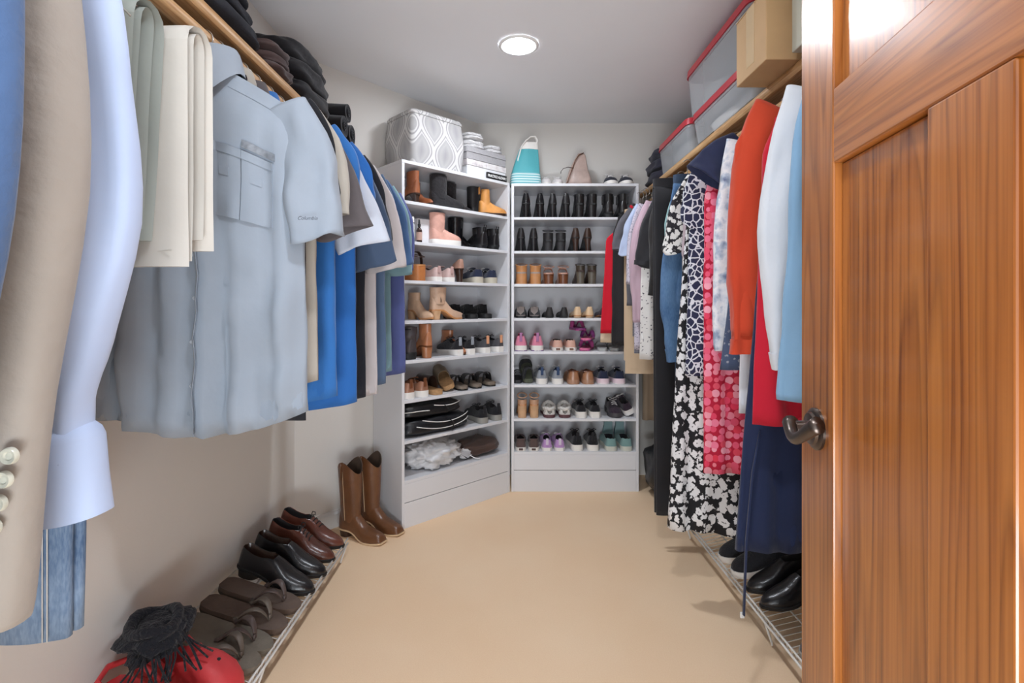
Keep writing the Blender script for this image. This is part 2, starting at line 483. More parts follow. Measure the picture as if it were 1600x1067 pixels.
def zsole(t, heel):
    if heel <= 0: return 0.004*max(0, (t-.78)/.22)**1.5
    if t < .26: return heel
    if t > .66: return 0.006*max(0, (t-.78)/.22)**1.5
    s = (t-.26)/.40
    return heel*(1-(s*s*(3-2*s)))

def sole_part(name, par, L, W, out, heel, th, m, flare=1.03, t0=0.0, t1=1.0, top_heel=0.0, smooth=True):
    b = MB(); rings = []
    for t in TS:
        if t < t0 or t > t1: continue
        w = table(t, out)*W/2*flare; z = zsole(t, heel)
        thh = th + top_heel*max(0, 1-t/.7)
        y = t*L + (-0.002 if t == 0 else (0.002 if t == 1 else 0))
        rings.append([(-w*.96, y, z), (w*.96, y, z), (w, y, z+thh*.45), (w*.985, y, z+thh), (-w*.985, y, z+thh), (-w, y, z+thh*.45)])
    b.loft(rings, True, True, True)
    return b.build(name, m, par, smooth=smooth, auto=45)

def heel_part(par, L, W, heel, m, top=0.24, taper=0.75, kind='block', hwf=.40):
    b = MB(); n = 20; rings = []
    for s in (0, .06, .5, .85, 1.0):
        z = heel*s*1.0 + (0.003 if s == 1 else 0)
        k = lerp(taper, 1, s**1.6)
        if kind == 'stiletto': k = lerp(taper, 1, s**3)
        w = hwf*W*k; l = top*L*k
        yb = L*0.012 + (1-s)*L*0.015
        rings.append([(w*math.cos(a)*(1 if math.sin(a) < 0 else 1.0), yb+l*(.5 + .5*math.copysign(abs(math.sin(a))**.6, math.sin(a))), z) for a in [2*math.pi*q/n for q in range(n)]])
    b.loft(rings, True, True, True)
    return b.build('heel', m, par, smooth=True, auto=50)

def upper_part(name, par, L, W, out, heel, th, prof, opn, mats, rim=.70, squash=1.0, t0=0.0, toe_h=None, lean=0.0):
    """prof: height of the upper above the sole over t; opn=(t0,t1): foot opening; mats=[upper, lining]"""
    b = MB(); rings = []; NP = 17; opens = []
    for t in TS:
        if t < t0: continue
        w = table(t, out)*W/2; z0 = zsole(t, heel)+th*0.98; h = table(t, prof); y = t*L
        op = opn and opn[0] <= t <= opn[1]
        ring = []
        if op:
            wr = w*rim
            for k in range(6):
                s = k/5; ring.append((-(w + (wr-w)*s**1.7), y-lean*s*h, z0+h*s))
            ins = [(-wr*.93, h*.97), (-wr*.86, h*.45), (-wr*.8, .006), (0, .004), (wr*.8, .006), (wr*.86, h*.45), (wr*.93, h*.97)]
            ins = [ins[0], ins[1], ins[3], ins[5], ins[6]]
            for x, hh in ins: ring.append((x, y, z0+hh))
            for k in range(6):
                s = 1-k/5; ring.append(((w + (wr-w)*s**1.7), y-lean*s*h, z0+h*s))
        else:
            for k in range(NP-1):
                a = math.pi*k/(NP-2)
                c, si = math.cos(a), math.sin(a)
                ring.append((-w*math.copysign(abs(c)**.75, c), y-lean*si*h, z0+h*abs(si)**(.85*squash)))
        # ring lengths: open 17 points, closed padded to 17
        if len(ring) < 17: ring.insert(8, ((ring[7][0]+ring[8][0])/2, y-lean*h, max(ring[7][2], ring[8][2])))
        rings.append(ring); opens.append(op)
    n = 17; V = [p for r in rings for p in r]; b.v = [tuple(p) for p in V]
    for i in range(len(rings)-1):
        for j in range(n-1):
            b.f.append((i*n+j, i*n+j+1, (i+1)*n+j+1, (i+1)*n+j))
            b.m.append(1 if (opens[i] or opens[i+1]) and 6 <= j <= 9 else 0)
    b.f.append(tuple(range(n-1, -1, -1))); b.m.append(0)
    b.f.append(tuple((len(rings)-1)*n+j for j in range(n))); b.m.append(0)
    return b.build(name, mats, par, smooth=True, auto=62)

def arch_band(par, name, L, W, out, heel, th, ta, tb, h, m, t_hi=None, wide=1.02, skew=0.0, thick=.0025, lift=0.0, base=0.0):
    """strap over the foot between stations ta..tb"""
    b = MB(); n = 13; outer = []; inner = []
    st = [lerp(ta, tb, k/4) for k in range(5)]
    rows_o, rows_i = [], []
    for t in st:
        w = table(t, out)*W/2*wide; z0 = zsole(t, heel)+th*.6+base
        ro, ri = [], []
        for k in range(n):
            a = math.pi*k/(n-1); c, s = math.cos(a), math.sin(a)
            yy = t*L + skew*L*c
            ro.append((-w*math.copysign(abs(c)**.7, c), yy, z0+(h+th*.4)*s**.8+lift*s))
            ri.append((-(w-thick)*math.copysign(abs(c)**.7, c), yy, z0+(h+th*.4-thick)*s**.8+lift*s))
        rows_o.append(ro); rows_i.append(ri)
    rings = [o_+i_[::-1] for o_, i_ in zip(rows_o, rows_i)]
    b.loft(rings, True, True, True)
    return b.build(name, m, par, smooth=True, auto=50)

def shaft_part(par, name, L, W, z0, z1, mats, yc=.20, rx=(.36, .42), ry=(.20, .22), dip=0.0, slouch=0.0, n=20, scal=0.0, ylean=0.0):
    """boot shaft open at the top"""
    b = MB(); rings = []; M = 8
    for i in range(M+1):
        s = i/M; z = lerp(z0, z1, s)
        ax = W*lerp(rx[0], rx[1], s); ay = L*lerp(ry[0], ry[1], s)
        w_ = slouch*math.sin(s*9.0)*.004
        rings.append([(ax*math.cos(a)+w_, L*(yc+ylean*s)+ay*math.sin(a)+w_, z + (s**4)*(-dip*math.sin(a) + scal*math.cos(2*a))) for a in [2*math.pi*k/n for k in range(n)]])
    M1 = len(rings)
    for s, k in ((1.0, .93), (.75, .88), (.3, .85), (.1, .80)):
        z = lerp(z0, z1, s); ax = W*lerp(rx[0], rx[1], s)*k; ay = L*lerp(ry[0], ry[1], s)*k
        rings.append([(ax*math.cos(a), L*(yc+ylean*s)+ay*math.sin(a), z + (s**4)*(-dip*math.sin(a) + scal*math.cos(2*a))) for a in [2*math.pi*k2/n for k2 in range(n)]])
    b.loft(rings, True, False, True)
    for q in range(len(b.m)):
        if q >= (M1-1)*n: b.m[q] = 1
    return b.build(name, mats, par, smooth=True, auto=60)

def laces(par, L, W, out, heel, th, prof, m, ta=.46, tb=.68, n=4, over=.004, bow=True, span=.42):
    for i in range(n):
        t = lerp(ta, tb, i/(n-1)); w = table(t, out)*W/2*span; z = zsole(t, heel)+th+table(t, prof)+over
        b = MB(); b.tube([(-w, t*L+.004, z-.010), (-w*.5, t*L, z-.001), (0, t*L, z), (w*.5, t*L, z-.001), (w, t*L-.004, z-.010)], .0026, 6)
        b.build('lace', m, par, smooth=True)
    if bow:
        t = ta-.02; z = zsole(t, heel)+th+table(t, prof)+over+.006
        b = MB()
        for s in (-1, 1):
            b.tube([(0, t*L, z), (s*.016, t*L-.004, z+.008), (s*.030, t*L+.004, z+.001), (s*.020, t*L+.010, z-.006), (0, t*L+.002, z)], .002, 5)
        b.build('lace_bow', m, par, smooth=True)

def M2(a, b): return [a, b]
DARKL = fab((38, 36, 38), 'dark_lining')

def sneaker(par, up, sole, lace=None, lining=None, L=.265, W=.098, th=.026, topm=None, tab=None, collar=.062, style='run', out='round', toe_cap=None, foxing=None):
    o = OUT[out]
    prof = [(0, collar), (.05, collar*1.02), (.16, collar*.80), (.28, collar*.72), (.38, collar*.88), (.46, collar*1.02), (.56, collar*.92), (.70, .044), (.85, .033), (.95, .022), (1, .006)]
    th_h = 0.010 if style == 'run' else 0.0
    s = sole_part('sole', par, L*1.01, W, o, 0, th, sole, 1.06, top_heel=th_h)
    sole_part('outsole', s, L*1.0, W, o, 0, .006, foxing or DARKL, 1.065) if foxing else None
    u = upper_part('upper', par, L, W*.98, o, 0, th*.98, prof, (.02, .40), M2(up, lining or DARKL), rim=.66)
    # tongue
    b = MB(); rows = []
    for k in range(6):
        q = k/5; t = lerp(.56, .36, q); z = th+table(t, prof)+.004+.020*q*q
        rows.append([(x*W*.5, t*L-.004*q, z-.3*abs(x)*W*.25) for x in (-.36, -.2, 0, .2, .36)] + [(x*W*.5, t*L-.004*q-.004, z-.004-.3*abs(x)*W*.25) for x in (.36, .2, 0, -.2, -.36)])
    b.loft(rows, True, True, True); b.build('tongue', topm or up, par, smooth=True, auto=50)
    if lace: laces(par, L, W, o, 0, th, prof, lace)
    if tab:
        b = MB(); b.box(-.009, .009, -.006, .004, th+collar*.35+th_h, th+collar*1.14+th_h); b.build('heel_tab', tab, par, bevel=.0025)
    if toe_cap: arch_band(par, 'toe_cap', L, W, o, 0, th, .84, .985, .030, toe_cap, wide=1.01)

def slip_on(par, up, sole, lining=None, L=.25, W=.092, th=.024, label_m=None, collar=.052, trim=None):
    o = OUT['round']
    prof = [(0, collar), (.06, collar), (.2, collar*.78), (.34, collar*.74), (.48, collar*.95), (.6, .046), (.75, .040), (.88, .032), (.96, .021), (1, .006)]
    sole_part('sole', par, L*1.01, W, o, 0, th, sole, 1.05)
    upper_part('upper', par, L, W, o, 0, th*.98, prof, (.02, .50), M2(up, lining or DARKL), rim=.74)
    if label_m:
        b = MB(); b.box(-.013, .013, -.0062, -.003, .007, .020); b.build('heel_label', label_m, par, bevel=.001)
    if trim:
        b = MB(); b.tube([(.30*W, .03*L, th+collar*.96), (.32*W, .2*L, th+collar*.80), (.30*W, .38*L, th+collar*.82), (0, .5*L, th+collar*.98), (-.30*W, .38*L, th+collar*.82), (-.32*W, .2*L, th+collar*.80), (-.30*W, .03*L, th+collar*.96), (0, .0, th+collar*1.0)], .004, 6, closed=True)
        b.build('collar_trim', trim, par, smooth=True)

def pump(par, up, sole, heel=.085, out='point', L=.235, W=.082, lining=None, heel_m=None, kind='stiletto', taper=.34, collar=.056, opening=.60, top=.24):
    o = OUT[out]; L = L*(1-heel*.9)
    prof = [(0, collar), (.04, collar), (.14, collar*.86), (.28, collar*.60), (.42, .030), (.56, .026), (.64, .034), (.75, .032), (.88, .022), (.96, .014), (1, .005)]
    sole_part('sole', par, L, W, o, heel, .006, sole, 1.0)
    heel_part(par, L, W, heel, heel_m or up, taper=taper, kind=kind, top=top, hwf=.30)
    upper_part('upper', par, L, W, o, heel, .006, prof, (.02, opening), M2(up, lining or DARKL), rim=.55)

def bootie(par, up, sole, heel=.06, shaft=.15, L=.245, W=.088, out='almond', lining=None, heel_m=None, taper=.8, zipm=None, pull=None, rx=(.37, .40), ry=(.20, .215), dip=0.0, th=.010, gore=None, kind='block', slouch=0, cuff=None, scal=0, htop=.26):
    o = OUT[out]
    top = .075
    prof = [(0, top), (.04, top*1.02), (.2, top*1.05), (.36, top*.98), (.46, .062), (.58, .050), (.72, .042), (.86, .032), (.95, .021), (1, .006)]
    sole_part('sole', par, L, W, o, heel, th, sole, 1.04)
    if heel > 0.012: heel_part(par, L, W, heel, heel_m or sole, taper=taper, kind=kind, top=htop)
    upper_part('upper', par, L, W, o, heel, th, prof, None, M2(up, lining or DARKL))
    z0 = heel+th
    sh = shaft_part(par, 'shaft', L, W, z0+.03, z0+shaft, M2(up, lining or DARKL), yc=.215, rx=rx, ry=ry, dip=dip, slouch=slouch, scal=scal)
    if zipm:
        b = MB(); b.box(W*.405, W*.43, L*.19, L*.215, z0+.04, z0+shaft*.9); b.build('zip', zipm, sh)
    if pull:
        b = MB(); b.tube([(-.008, L*.0, z0+shaft-.03), (-.008, L*-.012, z0+shaft+.012), (.008, L*-.012, z0+shaft+.012), (.008, L*.0, z0+shaft-.03)], .0035, 6); b.build('pull_tab', pull, sh, smooth=True)
    if gore:
        for s in (-1, 1):
            b = MB(); b.box(min(s*W*.375, s*W*.415), max(s*W*.375, s*W*.415), L*.15, L*.29, z0+.055, z0+shaft*.93); b.build('elastic_gore', gore, sh, bevel=.004)
    if cuff:
        b = MB(); n = 20
        zc = z0+shaft
        b.loft([[(W*r*math.cos(a), L*.215+L*r2*math.sin(a), zc+dz) for a in [2*math.pi*k/n for k in range(n)]] for r, r2, dz in ((rx[1]+.01, ry[1]+.004, -.028), (rx[1]+.03, ry[1]+.014, -.026), (rx[1]+.035, ry[1]+.016, -.004), (rx[1]+.0, ry[1]-.004, .004))], True)
        b.build('cuff', cuff, sh, smooth=True)

def slide(par, foot, strap, L=.26, W=.098, th=.026, out='round', straps=((.50, .78, .045),), heel=0, cross=False, sole2=None, skew=0):
    o = OUT[out]
    s = sole_part('sole', par, L, W, o, heel, th, foot, 1.02)
    if sole2: sole_part('outsole', s, L, W, o, heel, th*.4, sole2, 1.035)
    for i, (a, bb, h) in enumerate(straps):
        arch_band(par, 'strap', L, W, o, heel, th, a, bb, h, strap, skew=(skew if i % 2 == 0 else -skew))

def mule(par, up, sole, lining, L=.24, W=.086, th=.02, h=.055):
    o = OUT['round']
    sole_part('sole', par, L, W, o, 0, th, sole, 1.03)
    prof = [(0, h), (.36, h), (.5, h*1.02), (.65, h*.95), (.8, h*.8), (.92, h*.55), (1, .008)]
    upper_part('upper', par, L, W, o, 0, th, prof, (.30, .40), M2(up, lining), rim=.80, t0=.36)
    b = MB(); rings = []
    for t in TS:
        w = table(t, o)*W*.46; rings.append([(-w, L*(.015+t*.95), th-.001), (w, L*(.015+t*.95), th-.001), (w*.97, L*(.015+t*.95), th+.003), (-w*.97, L*(.015+t*.95), th+.003)])
    b.loft(rings, True, True, True); b.build('footbed', lining, par, smooth=True, auto=40)

def flipflop(par, foot, strap, L=.27, W=.102, th=.022, sole2=None):
    o = OUT['round']
    s = sole_part('sole', par, L, W, o, 0, th, foot, 1.02)
    sole_part('outsole', s, L*.995, W, o, 0, th*.45, sole2 or strap, 1.035)
    for sx in (-1, 1):
        b = MB(); pts = []; rr = []
        for k in range(9):
            q = k/8
            pts.append((sx*(.006+.43*W*q**.8), L*(.80-.34*q), th+.004+.040*math.sin(min(1, q*1.15)*math.pi)**.8*(1-.15*q)))
            rr.append(.005+.008*math.sin(q*math.pi*.8))
        b.tube(pts, rr, 8, flat=.35); b.build('strap', strap, par, smooth=True)
    b = MB(); b.tube([(0, L*.80, th-.002), (0, L*.79, th+.018)], .004, 6); b.build('toe_post', strap, par, smooth=True)

def heel_sandal(par, foot, strap, heel_m, heel=.075, L=.235, W=.084, th=.010, taper=.85, straps=((.62, .86, .030),), ankle=None, kind='block', heel_cup=None, out='round', wedge=False, anklem=None):
    o = OUT[out]; L = L*(1-heel*.7)
    sole_part('sole', par, L, W, o, heel, th, foot, 1.0)
    if wedge:
        b = MB(); rings = []
        for t in TS:
            if t > .7: break
            w = table(t, o)*W/2; z = max(.002, zsole(t, heel))
            rings.append([(-w*.97, t*L, 0), (w*.97, t*L, 0), (w, t*L, z), (-w, t*L, z)])
        b.loft(rings, True, True, True); b.build('wedge', heel_m, par, smooth=True, auto=40)
    else:
        heel_part(par, L, W, heel, heel_m, taper=taper, kind=kind, top=.27)
    for a, bb, h in straps: arch_band(par, 'strap', L, W, o, heel, th, a, bb, h, strap)
    if heel_cup:
        b = MB(); rows = []
        for k in range(11):
            a = math.pi*k/10 + math.pi
            x, y = W*.40*math.cos(a), L*.16+L*.17*math.sin(a)
            rows.append([(x, y, heel+th*.5), (x*1.02, y-.001, heel+th+heel_cup), (x*.93, y+.002, heel+th+heel_cup), (x*.93, y+.002, heel+th*.5)])
        b.loft(rows, True, True, True); b.build('heel_cup', anklem or strap, par, smooth=True, auto=50)
    if ankle:
        b = MB(); n = 18
        zz = heel+th+ankle
        b.tube([(W*.40*math.cos(2*math.pi*k/n), L*.19+L*.17*math.sin(2*math.pi*k/n), zz+.010*math.sin(2*math.pi*k/n)) for k in range(n)], .006, 6, closed=True, flat=.4)
        b.build('ankle_strap', anklem or strap, par, smooth=True)

def fluffy(par, fur, body, sole, L=.25, W=.105, th=.02, closed_heel=False):
    o = OUT['round']
    sole_part('sole', par, L, W, o, 0, th, sole, 1.02)
    prof = [(0, .03), (.3, .03), (.42, .050), (.5, .062), (.65, .060), (.8, .048), (.92, .032), (1, .008)]
    upper_part('upper', par, L, W, o, 0, th, prof, (.0, .42) if not closed_heel else (.02, .42), M2(body, fur), rim=.85)
    b = MB(); n = 16; pts = []
    for k in range(n):
        a = 2*math.pi*k/n
        pts.append((W*.36*math.cos(a), L*.25+L*.22*math.sin(a), th+.035+.026*max(0, math.sin(a))+.002*math.sin(5*a)))
    b.tube(pts, .013, 8, closed=True); b.build('fur_collar', fur, par, smooth=True)

def loafer(par, up, sole, L=.27, W=.098, heel=.018, lining=None, strap=None, lace=None, out='almond', collar=.062, th=.010, open_=.42):
    o = OUT[out]
    prof = [(0, collar), (.05, collar*1.02), (.16, collar*.86), (.28, collar*.80), (.38, collar*.98), (.46, collar*1.08), (.56, collar*.95), (.70, .046), (.85, .036), (.95, .024), (1, .007)]
    sole_part('sole', par, L*1.01, W, o, heel, th, sole, 1.07)
    heel_part(par, L, W, heel, sole, taper=.98, top=.27)
    upper_part('upper', par, L, W, o, heel, th, prof, (.02, open_), M2(up, lining or DARKL), rim=.68)
    if strap: arch_band(par, 'saddle_strap', L, W, o, heel, th, .50, .58, .052, strap)
    if lace: laces(par, L, W, o, heel, th, prof, lace, ta=.44, tb=.60, n=4)
    b = MB(); b.tube([(W*.5*table(t, o)*1.03, t*L, zsole(t, heel)+th+.002) for t in TS]+[(-W*.5*table(t, o)*1.03, t*L, zsole(t, heel)+th+.002) for t in TS[::-1]], .0022, 5, closed=True)
    b.build('welt', sole, par, smooth=True)

ALLSHOES = []
def put(name, label, cat, builder, loc, rz=0.0, group=None, flip=False, rot=None, **kw):
    t = thing(name, label, cat, loc, rz, group, rot)
    builder(t, **kw)
    if flip: t.scale = (-1, 1, 1)
    ALLSHOES.append(t)
    return t
def pair(name, desc, cat, builder, locs, rzs, group, words=('left', 'right'), **kw):
    a = put(name, '%s %s' % (words[0], desc), cat, builder, locs[0], rzs[0], group, **kw)
    b = copy_tree(a); b.location = locs[1]; b.rotation_euler = (0, 0, rzs[1]); b.scale = (-1, 1, 1)
    b['label'] = '%s %s' % (words[1], desc)
    ALLSHOES.append(b)
    return a, b
# ---------------------------------------------------------------- shoes in the back cabinet
blk = leather((26, 25, 27), .28, 'black_leather')
blkm = leather((34, 32, 33), .6, 'black_suede')
patent = leather((18, 18, 22), .12, 'black_patent')
dkbrn = leather((58, 40, 32), .3, 'dark_brown_leather')
brn = leather((112, 66, 40), .32, 'brown_leather')
tan = leather((190, 132, 82), .4, 'tan_leather')
camel = leather((206, 142, 72), .55, 'camel_suede')
cog = leather((150, 88, 56), .35, 'cognac_leather')
nude = leather((222, 190, 152), .4, 'nude_leather')
taupe = leather((168, 148, 130), .55, 'taupe_suede')
rose = leather((182, 140, 122), .4, 'rose_leather')
rubw = mat('white_rubber', (236, 232, 226), rough=.55, var=.02)
rubk = mat('black_rubber', (30, 30, 31), rough=.6, var=.05)
rubt = mat('tan_crepe', (192, 166, 136), rough=.7, var=.08)
cork = mat('cork', (182, 140, 96), rough=.8, var=.2, vscale=60)
wood_heel = mat('stacked_wood_heel', (206, 164, 124), rough=.5, var=.12, vscale=25)
insole = mat('grey_insole', (158, 146, 140), rough=.7)
knitk = fab((34, 34, 38), 'black_knit', bump=.4, bscale=120)
knitn = fab((40, 46, 68), 'navy_knit', bump=.4, bscale=120)
knitg = fab((150, 156, 164), 'grey_knit', bump=.4, bscale=120)
greyk = fab((78, 78, 82), 'charcoal_knit', bump=.4, bscale=120)
pinkk = fab((226, 138, 164), 'pink_knit', bump=.4, bscale=120)
lacew = fab((232, 230, 228), 'white_laces')
lacek = fab((28, 28, 30), 'black_laces')
furw = mat('white_fleece', (226, 222, 216), rough=1, var=.06, vscale=80, bump=.9, bscale=160)
ORD = ['top', 'second', 'third', 'fourth', 'fifth', 'sixth', 'seventh', 'bottom']
E = 0.0006
FT = math.pi                       # toes towards the viewer
def bk(px, row, d=0.012): return BP(px, d, ZS[row]+E)
def bpair(row, name, desc, cat, builder, pxs, d=.012, rz=(0, 0), words=('left', 'right'), **kw):
    return pair(name, desc, cat, builder, (bk(pxs[0], row, d), bk(pxs[1], row, d)), rz, 'shoes on the %s shelf of the back cabinet' % ORD[row], words=words, **kw)
# top shelf
bpair(0, 'pump', 'glossy black pointed pump, leftmost pair on the back cabinet top shelf', 'shoe', pump, (822, 844), up=patent, sole=rubk, heel=.085, W=.092, kind='block', taper=.62, collar=.064)
bpair(0, 'pump', 'slim black pump, second pair on the back cabinet top shelf', 'shoe', pump, (864, 885), up=blk, sole=rubk, heel=.085, W=.088, taper=.45, collar=.062)
bpair(0, 'strappy_heel', 'black cut-out bootie beside the slim pumps, back cabinet top shelf', 'shoe', heel_sandal, (906, 926), foot=rubk, strap=blk, heel_m=blk, heel=.080, W=.08, straps=((.55, .9, .040), (.30, .42, .060)), heel_cup=.060, ankle=.055, taper=.8)
bpair(0, 'ankle_boot', 'plain black ankle boot at the right end, back cabinet top shelf', 'shoe', bootie, (952, 975), up=blk, sole=rubk, heel=.026, shaft=.115, L=.25, W=.086, gore=blkm)
# second shelf
bpair(1, 'pump', 'black pointed pump, leftmost on the second shelf of the back cabinet', 'shoe', pump, (814, 834), up=blk, sole=rubk, heel=.082, W=.088, taper=.5, collar=.060)
bpair(1, 'strappy_heel', 'black block heel with loose ankle strap, back cabinet second shelf', 'shoe', heel_sandal, (857, 877), foot=rubk, strap=blkm, heel_m=blkm, heel=.062, W=.08, straps=((.55, .92, .036),), heel_cup=.045, ankle=.062, taper=.85)
bpair(1, 'pump', 'dark brown snake-look pump on the second shelf of the back cabinet', 'shoe', pump, (900, 919), up=dkbrn, sole=rubk, heel=.082, W=.088, taper=.5, collar=.060)
# third shelf
bpair(2, 'wedge_sandal', 'tan wedge sandal, leftmost on the third shelf of the back cabinet', 'shoe', heel_sandal, (815, 837), foot=insole, strap=tan, heel_m=tan, heel=.066, W=.088, wedge=True, straps=((.58, .86, .034),), heel_cup=.040, ankle=.048)
bpair(2, 'wedge_sandal', 'rose brown strappy heel on the third shelf of the back cabinet', 'shoe', heel_sandal, (858, 881), foot=rose, strap=rose, heel_m=brn, heel=.062, W=.082, straps=((.60, .84, .030), (.36, .42, .05)), ankle=.040)
bpair(2, 'heeled_clog', 'dark olive buckled heel on the third shelf of the back cabinet', 'shoe', heel_sandal, (908, 926), foot=dkbrn, strap=leather((70, 62, 52), .4), heel_m=leather((92, 84, 72), .4), heel=.078, W=.072, straps=((.5, .9, .045),), heel_cup=.030, ankle=.035)
# fourth shelf
bpair(3, 'mule', 'black velvet slipper, leftmost on the fourth shelf of the back cabinet', 'slipper', mule, (814, 836), up=blkm, sole=rubk, lining=insole, L=.25, W=.084, th=.014, h=.058)
bpair(3, 'ballet_flat', 'black pointed flat on the fourth shelf of the back cabinet', 'shoe', pump, (859, 882), up=blkm, sole=rubk, heel=.012, kind='block', taper=.95, W=.084, collar=.052, L=.24)
bpair(3, 'ballet_flat', 'cream beige flat on the fourth shelf of the back cabinet', 'shoe', pump, (903, 922), up=nude, sole=tan, heel=.012, kind='block', taper=.95, W=.080, collar=.055, L=.24, out='almond')
put('ballet_flat', 'dark flat half hidden by red dress, back cabinet fourth shelf', 'shoe', pump, bk(944, 3), 0, 'shoes on the fourth shelf of the back cabinet', up=leather((60, 44, 60), .4), sole=tan, heel=.012, kind='block', taper=.95, W=.08, collar=.05, L=.24)
# fifth shelf
bpair(4, 'sneaker', 'pink running sneaker with purple sides, back cabinet fifth shelf', 'shoe', sneaker, (814, 840), up=pinkk, sole=rubw, lace=None, tab=fab((170, 118, 158), 'purple_knit'), topm=pinkk, foxing=fab((134, 104, 150), 'violet_foam'), W=.094, lining=pinkk, collar=.072)
for o_ in []: pass
bpair(4, 'slip_on_shoe', 'pale pink slip-on with white sole, back cabinet fifth shelf', 'shoe', slip_on, (872, 893), up=leather((214, 168, 150), .5), sole=rubw, W=.084, label_m=brn, collar=.048)
def flops(px, row, d, z, desc, m1, m2, rz):
    p = bk(px, row, d); put('flip_flop', desc, 'sandal', flipflop, (p[0], p[1], p[2]+z), rz, 'flip-flops on the fifth shelf', foot=m1, strap=m2, L=.235, W=.086, th=.016)
mag = mat('magenta_rubber', (196, 84, 150), rough=.5); pnk = mat('pink_rubber', (232, 120, 160), rough=.5); pur = mat('purple_rubber', (150, 70, 140), rough=.5)
flops(913, 4, .03, 0, 'hot pink flip-flop at the bottom of the fifth shelf stack', pnk, mag, -.25)
flops(915, 4, .035, .064, 'pink flip-flop on top of the fifth shelf stack', pnk, pur, -.25)
flops(909, 4, .05, .128, 'purple flip-flop leaning over the fifth shelf stack', pur, mag, .1)
bpair(4, 'sandal', 'grey flat sandal at the right end, back cabinet fifth shelf', 'sandal', slide, (942, 961), d=.02, rz=(-.1, -.1), foot=mat('grey_footbed', (176, 176, 174), rough=.7), strap=mat('grey_strap', (140, 140, 140), rough=.6), W=.078, th=.018, L=.235, straps=((.55, .75, .035),))
# sixth shelf
put('sandal', 'black sport sandal lying at the left end, back cabinet sixth shelf', 'sandal', slide, bk(809, 5, .05), .0, 'sandals on the sixth shelf', foot=rubk, strap=knitk, W=.068, L=.22, th=.02, straps=((.2, .34, .05), (.55, .75, .05)))
put('sandal', 'olive black sport sandal tipped up, back cabinet sixth shelf', 'sandal', slide, (bk(826, 5, .03)[0], BC_A.y+.06, ZS[5]+.004), 0, 'sandals on the sixth shelf', rot=(R(24), 0, .1), foot=mat('olive_rubber', (92, 96, 76), rough=.6), strap=knitk, W=.088, L=.235, th=.026, straps=((.02, .12, .075), (.2, .32, .055), (.55, .75, .05)))
bpair(5, 'sneaker', 'light grey sneaker with blue collar, back cabinet sixth shelf', 'shoe', sneaker, (847, 872), up=knitg, sole=rubw, lace=lacew, lining=fab((58, 76, 108), 'blue_lining'), W=.088, collar=.064, tab=fab((58, 76, 108), 'blue_lining'))
bpair(5, 'moccasin', 'brown leather moccasin with tan sole, back cabinet sixth shelf', 'shoe', slip_on, (897, 920), up=leather((164, 116, 84), .35), sole=leather((178, 134, 106), .6), W=.094, collar=.054, th=.028, lining=brn, trim=brn)
bpair(5, 'sneaker', 'navy running sneaker with pink sole edge, back cabinet sixth shelf', 'shoe', sneaker, (944, 969), up=knitn, sole=mat('pink_white_foam', (236, 212, 220), rough=.6), lace=lacew, W=.092, collar=.060, foxing=rubw)
# seventh shelf
bpair(6, 'heeled_sandal', 'tan block heel with dark brown strap, back cabinet seventh shelf', 'shoe', heel_sandal, (816, 835), foot=tan, strap=dkbrn, heel_m=wood_heel, heel=.078, W=.073, straps=((.5, .88, .050),), heel_cup=.028, ankle=.050, anklem=leather((204, 160, 128), .5), taper=.92)
bpair(6, 'fleece_slipper', 'white fluffy slipper lying on the back cabinet seventh shelf', 'slipper', fluffy, (859, 883), d=.02, rz=(.02, -.02), fur=furw, body=furw, sole=leather((96, 58, 62), .6), L=.23, W=.094)
bpair(6, 'sneaker', 'black sneaker with thick white sole, back cabinet seventh shelf', 'shoe', sneaker, (909, 931), up=knitk, sole=rubw, lace=lacek, W=.086, collar=.054, th=.03)
aub = fab((56, 44, 56), 'aubergine_knit', bump=.4, bscale=100)
put('sneaker', 'dark purple sneaker with pale laces, toe forward, back cabinet seventh shelf', 'shoe', sneaker, (wx(952, 3.50), 3.238+.27, ZS[6]+E), FT, 'shoes on the seventh shelf of the back cabinet', up=aub, sole=mat('dark_grey_foam', (70, 66, 70), rough=.6), lace=lacew, L=.255, W=.09)
put('sneaker', 'dark purple sneaker propped on its mate, back cabinet seventh shelf', 'shoe', sneaker, (wx(985, 3.30), 3.29, ZS[6]+.016), 0, 'shoes on the seventh shelf of the back cabinet', rot=(R(14), R(-24), R(4)), up=aub, sole=rubw, lace=lacew, L=.235, W=.086)
# bottom shelf
grb = fab((92, 76, 74), 'mauve_brown_canvas'); lav = fab((190, 150, 204), 'lavender_canvas'); tea = fab((122, 156, 154), 'teal_fleece')
bpair(7, 'slip_on_shoe', 'mauve brown canvas slip-on, leftmost on the bottom shelf of the back cabinet', 'shoe', slip_on, (814, 834), rz=(.02, -.05), up=grb, sole=rubw, W=.084, label_m=grb, trim=grb)
bpair(7, 'canvas_sneaker', 'lavender canvas sneaker on the bottom shelf of the back cabinet', 'shoe', sneaker, (855, 875), up=lav, sole=rubw, lace=lacew, W=.084, style='flat', collar=.052, th=.022, tab=mat('pale_lilac_rubber', (214, 200, 220)))
bpair(7, 'sneaker', 'black mesh sneaker with white sole, back cabinet bottom shelf', 'shoe', sneaker, (903, 927), rz=(.05, -.06), up=knitk, sole=rubw, lace=lacek, W=.092, collar=.070, th=.030, tab=knitk)
bpair(7, 'slipper', 'teal suede slipper with cream sole, back cabinet bottom shelf', 'slipper', slip_on, (956, 980), up=tea, sole=mat('cream_rubber', (206, 206, 194), rough=.6), W=.092, lining=knitk, th=.03)
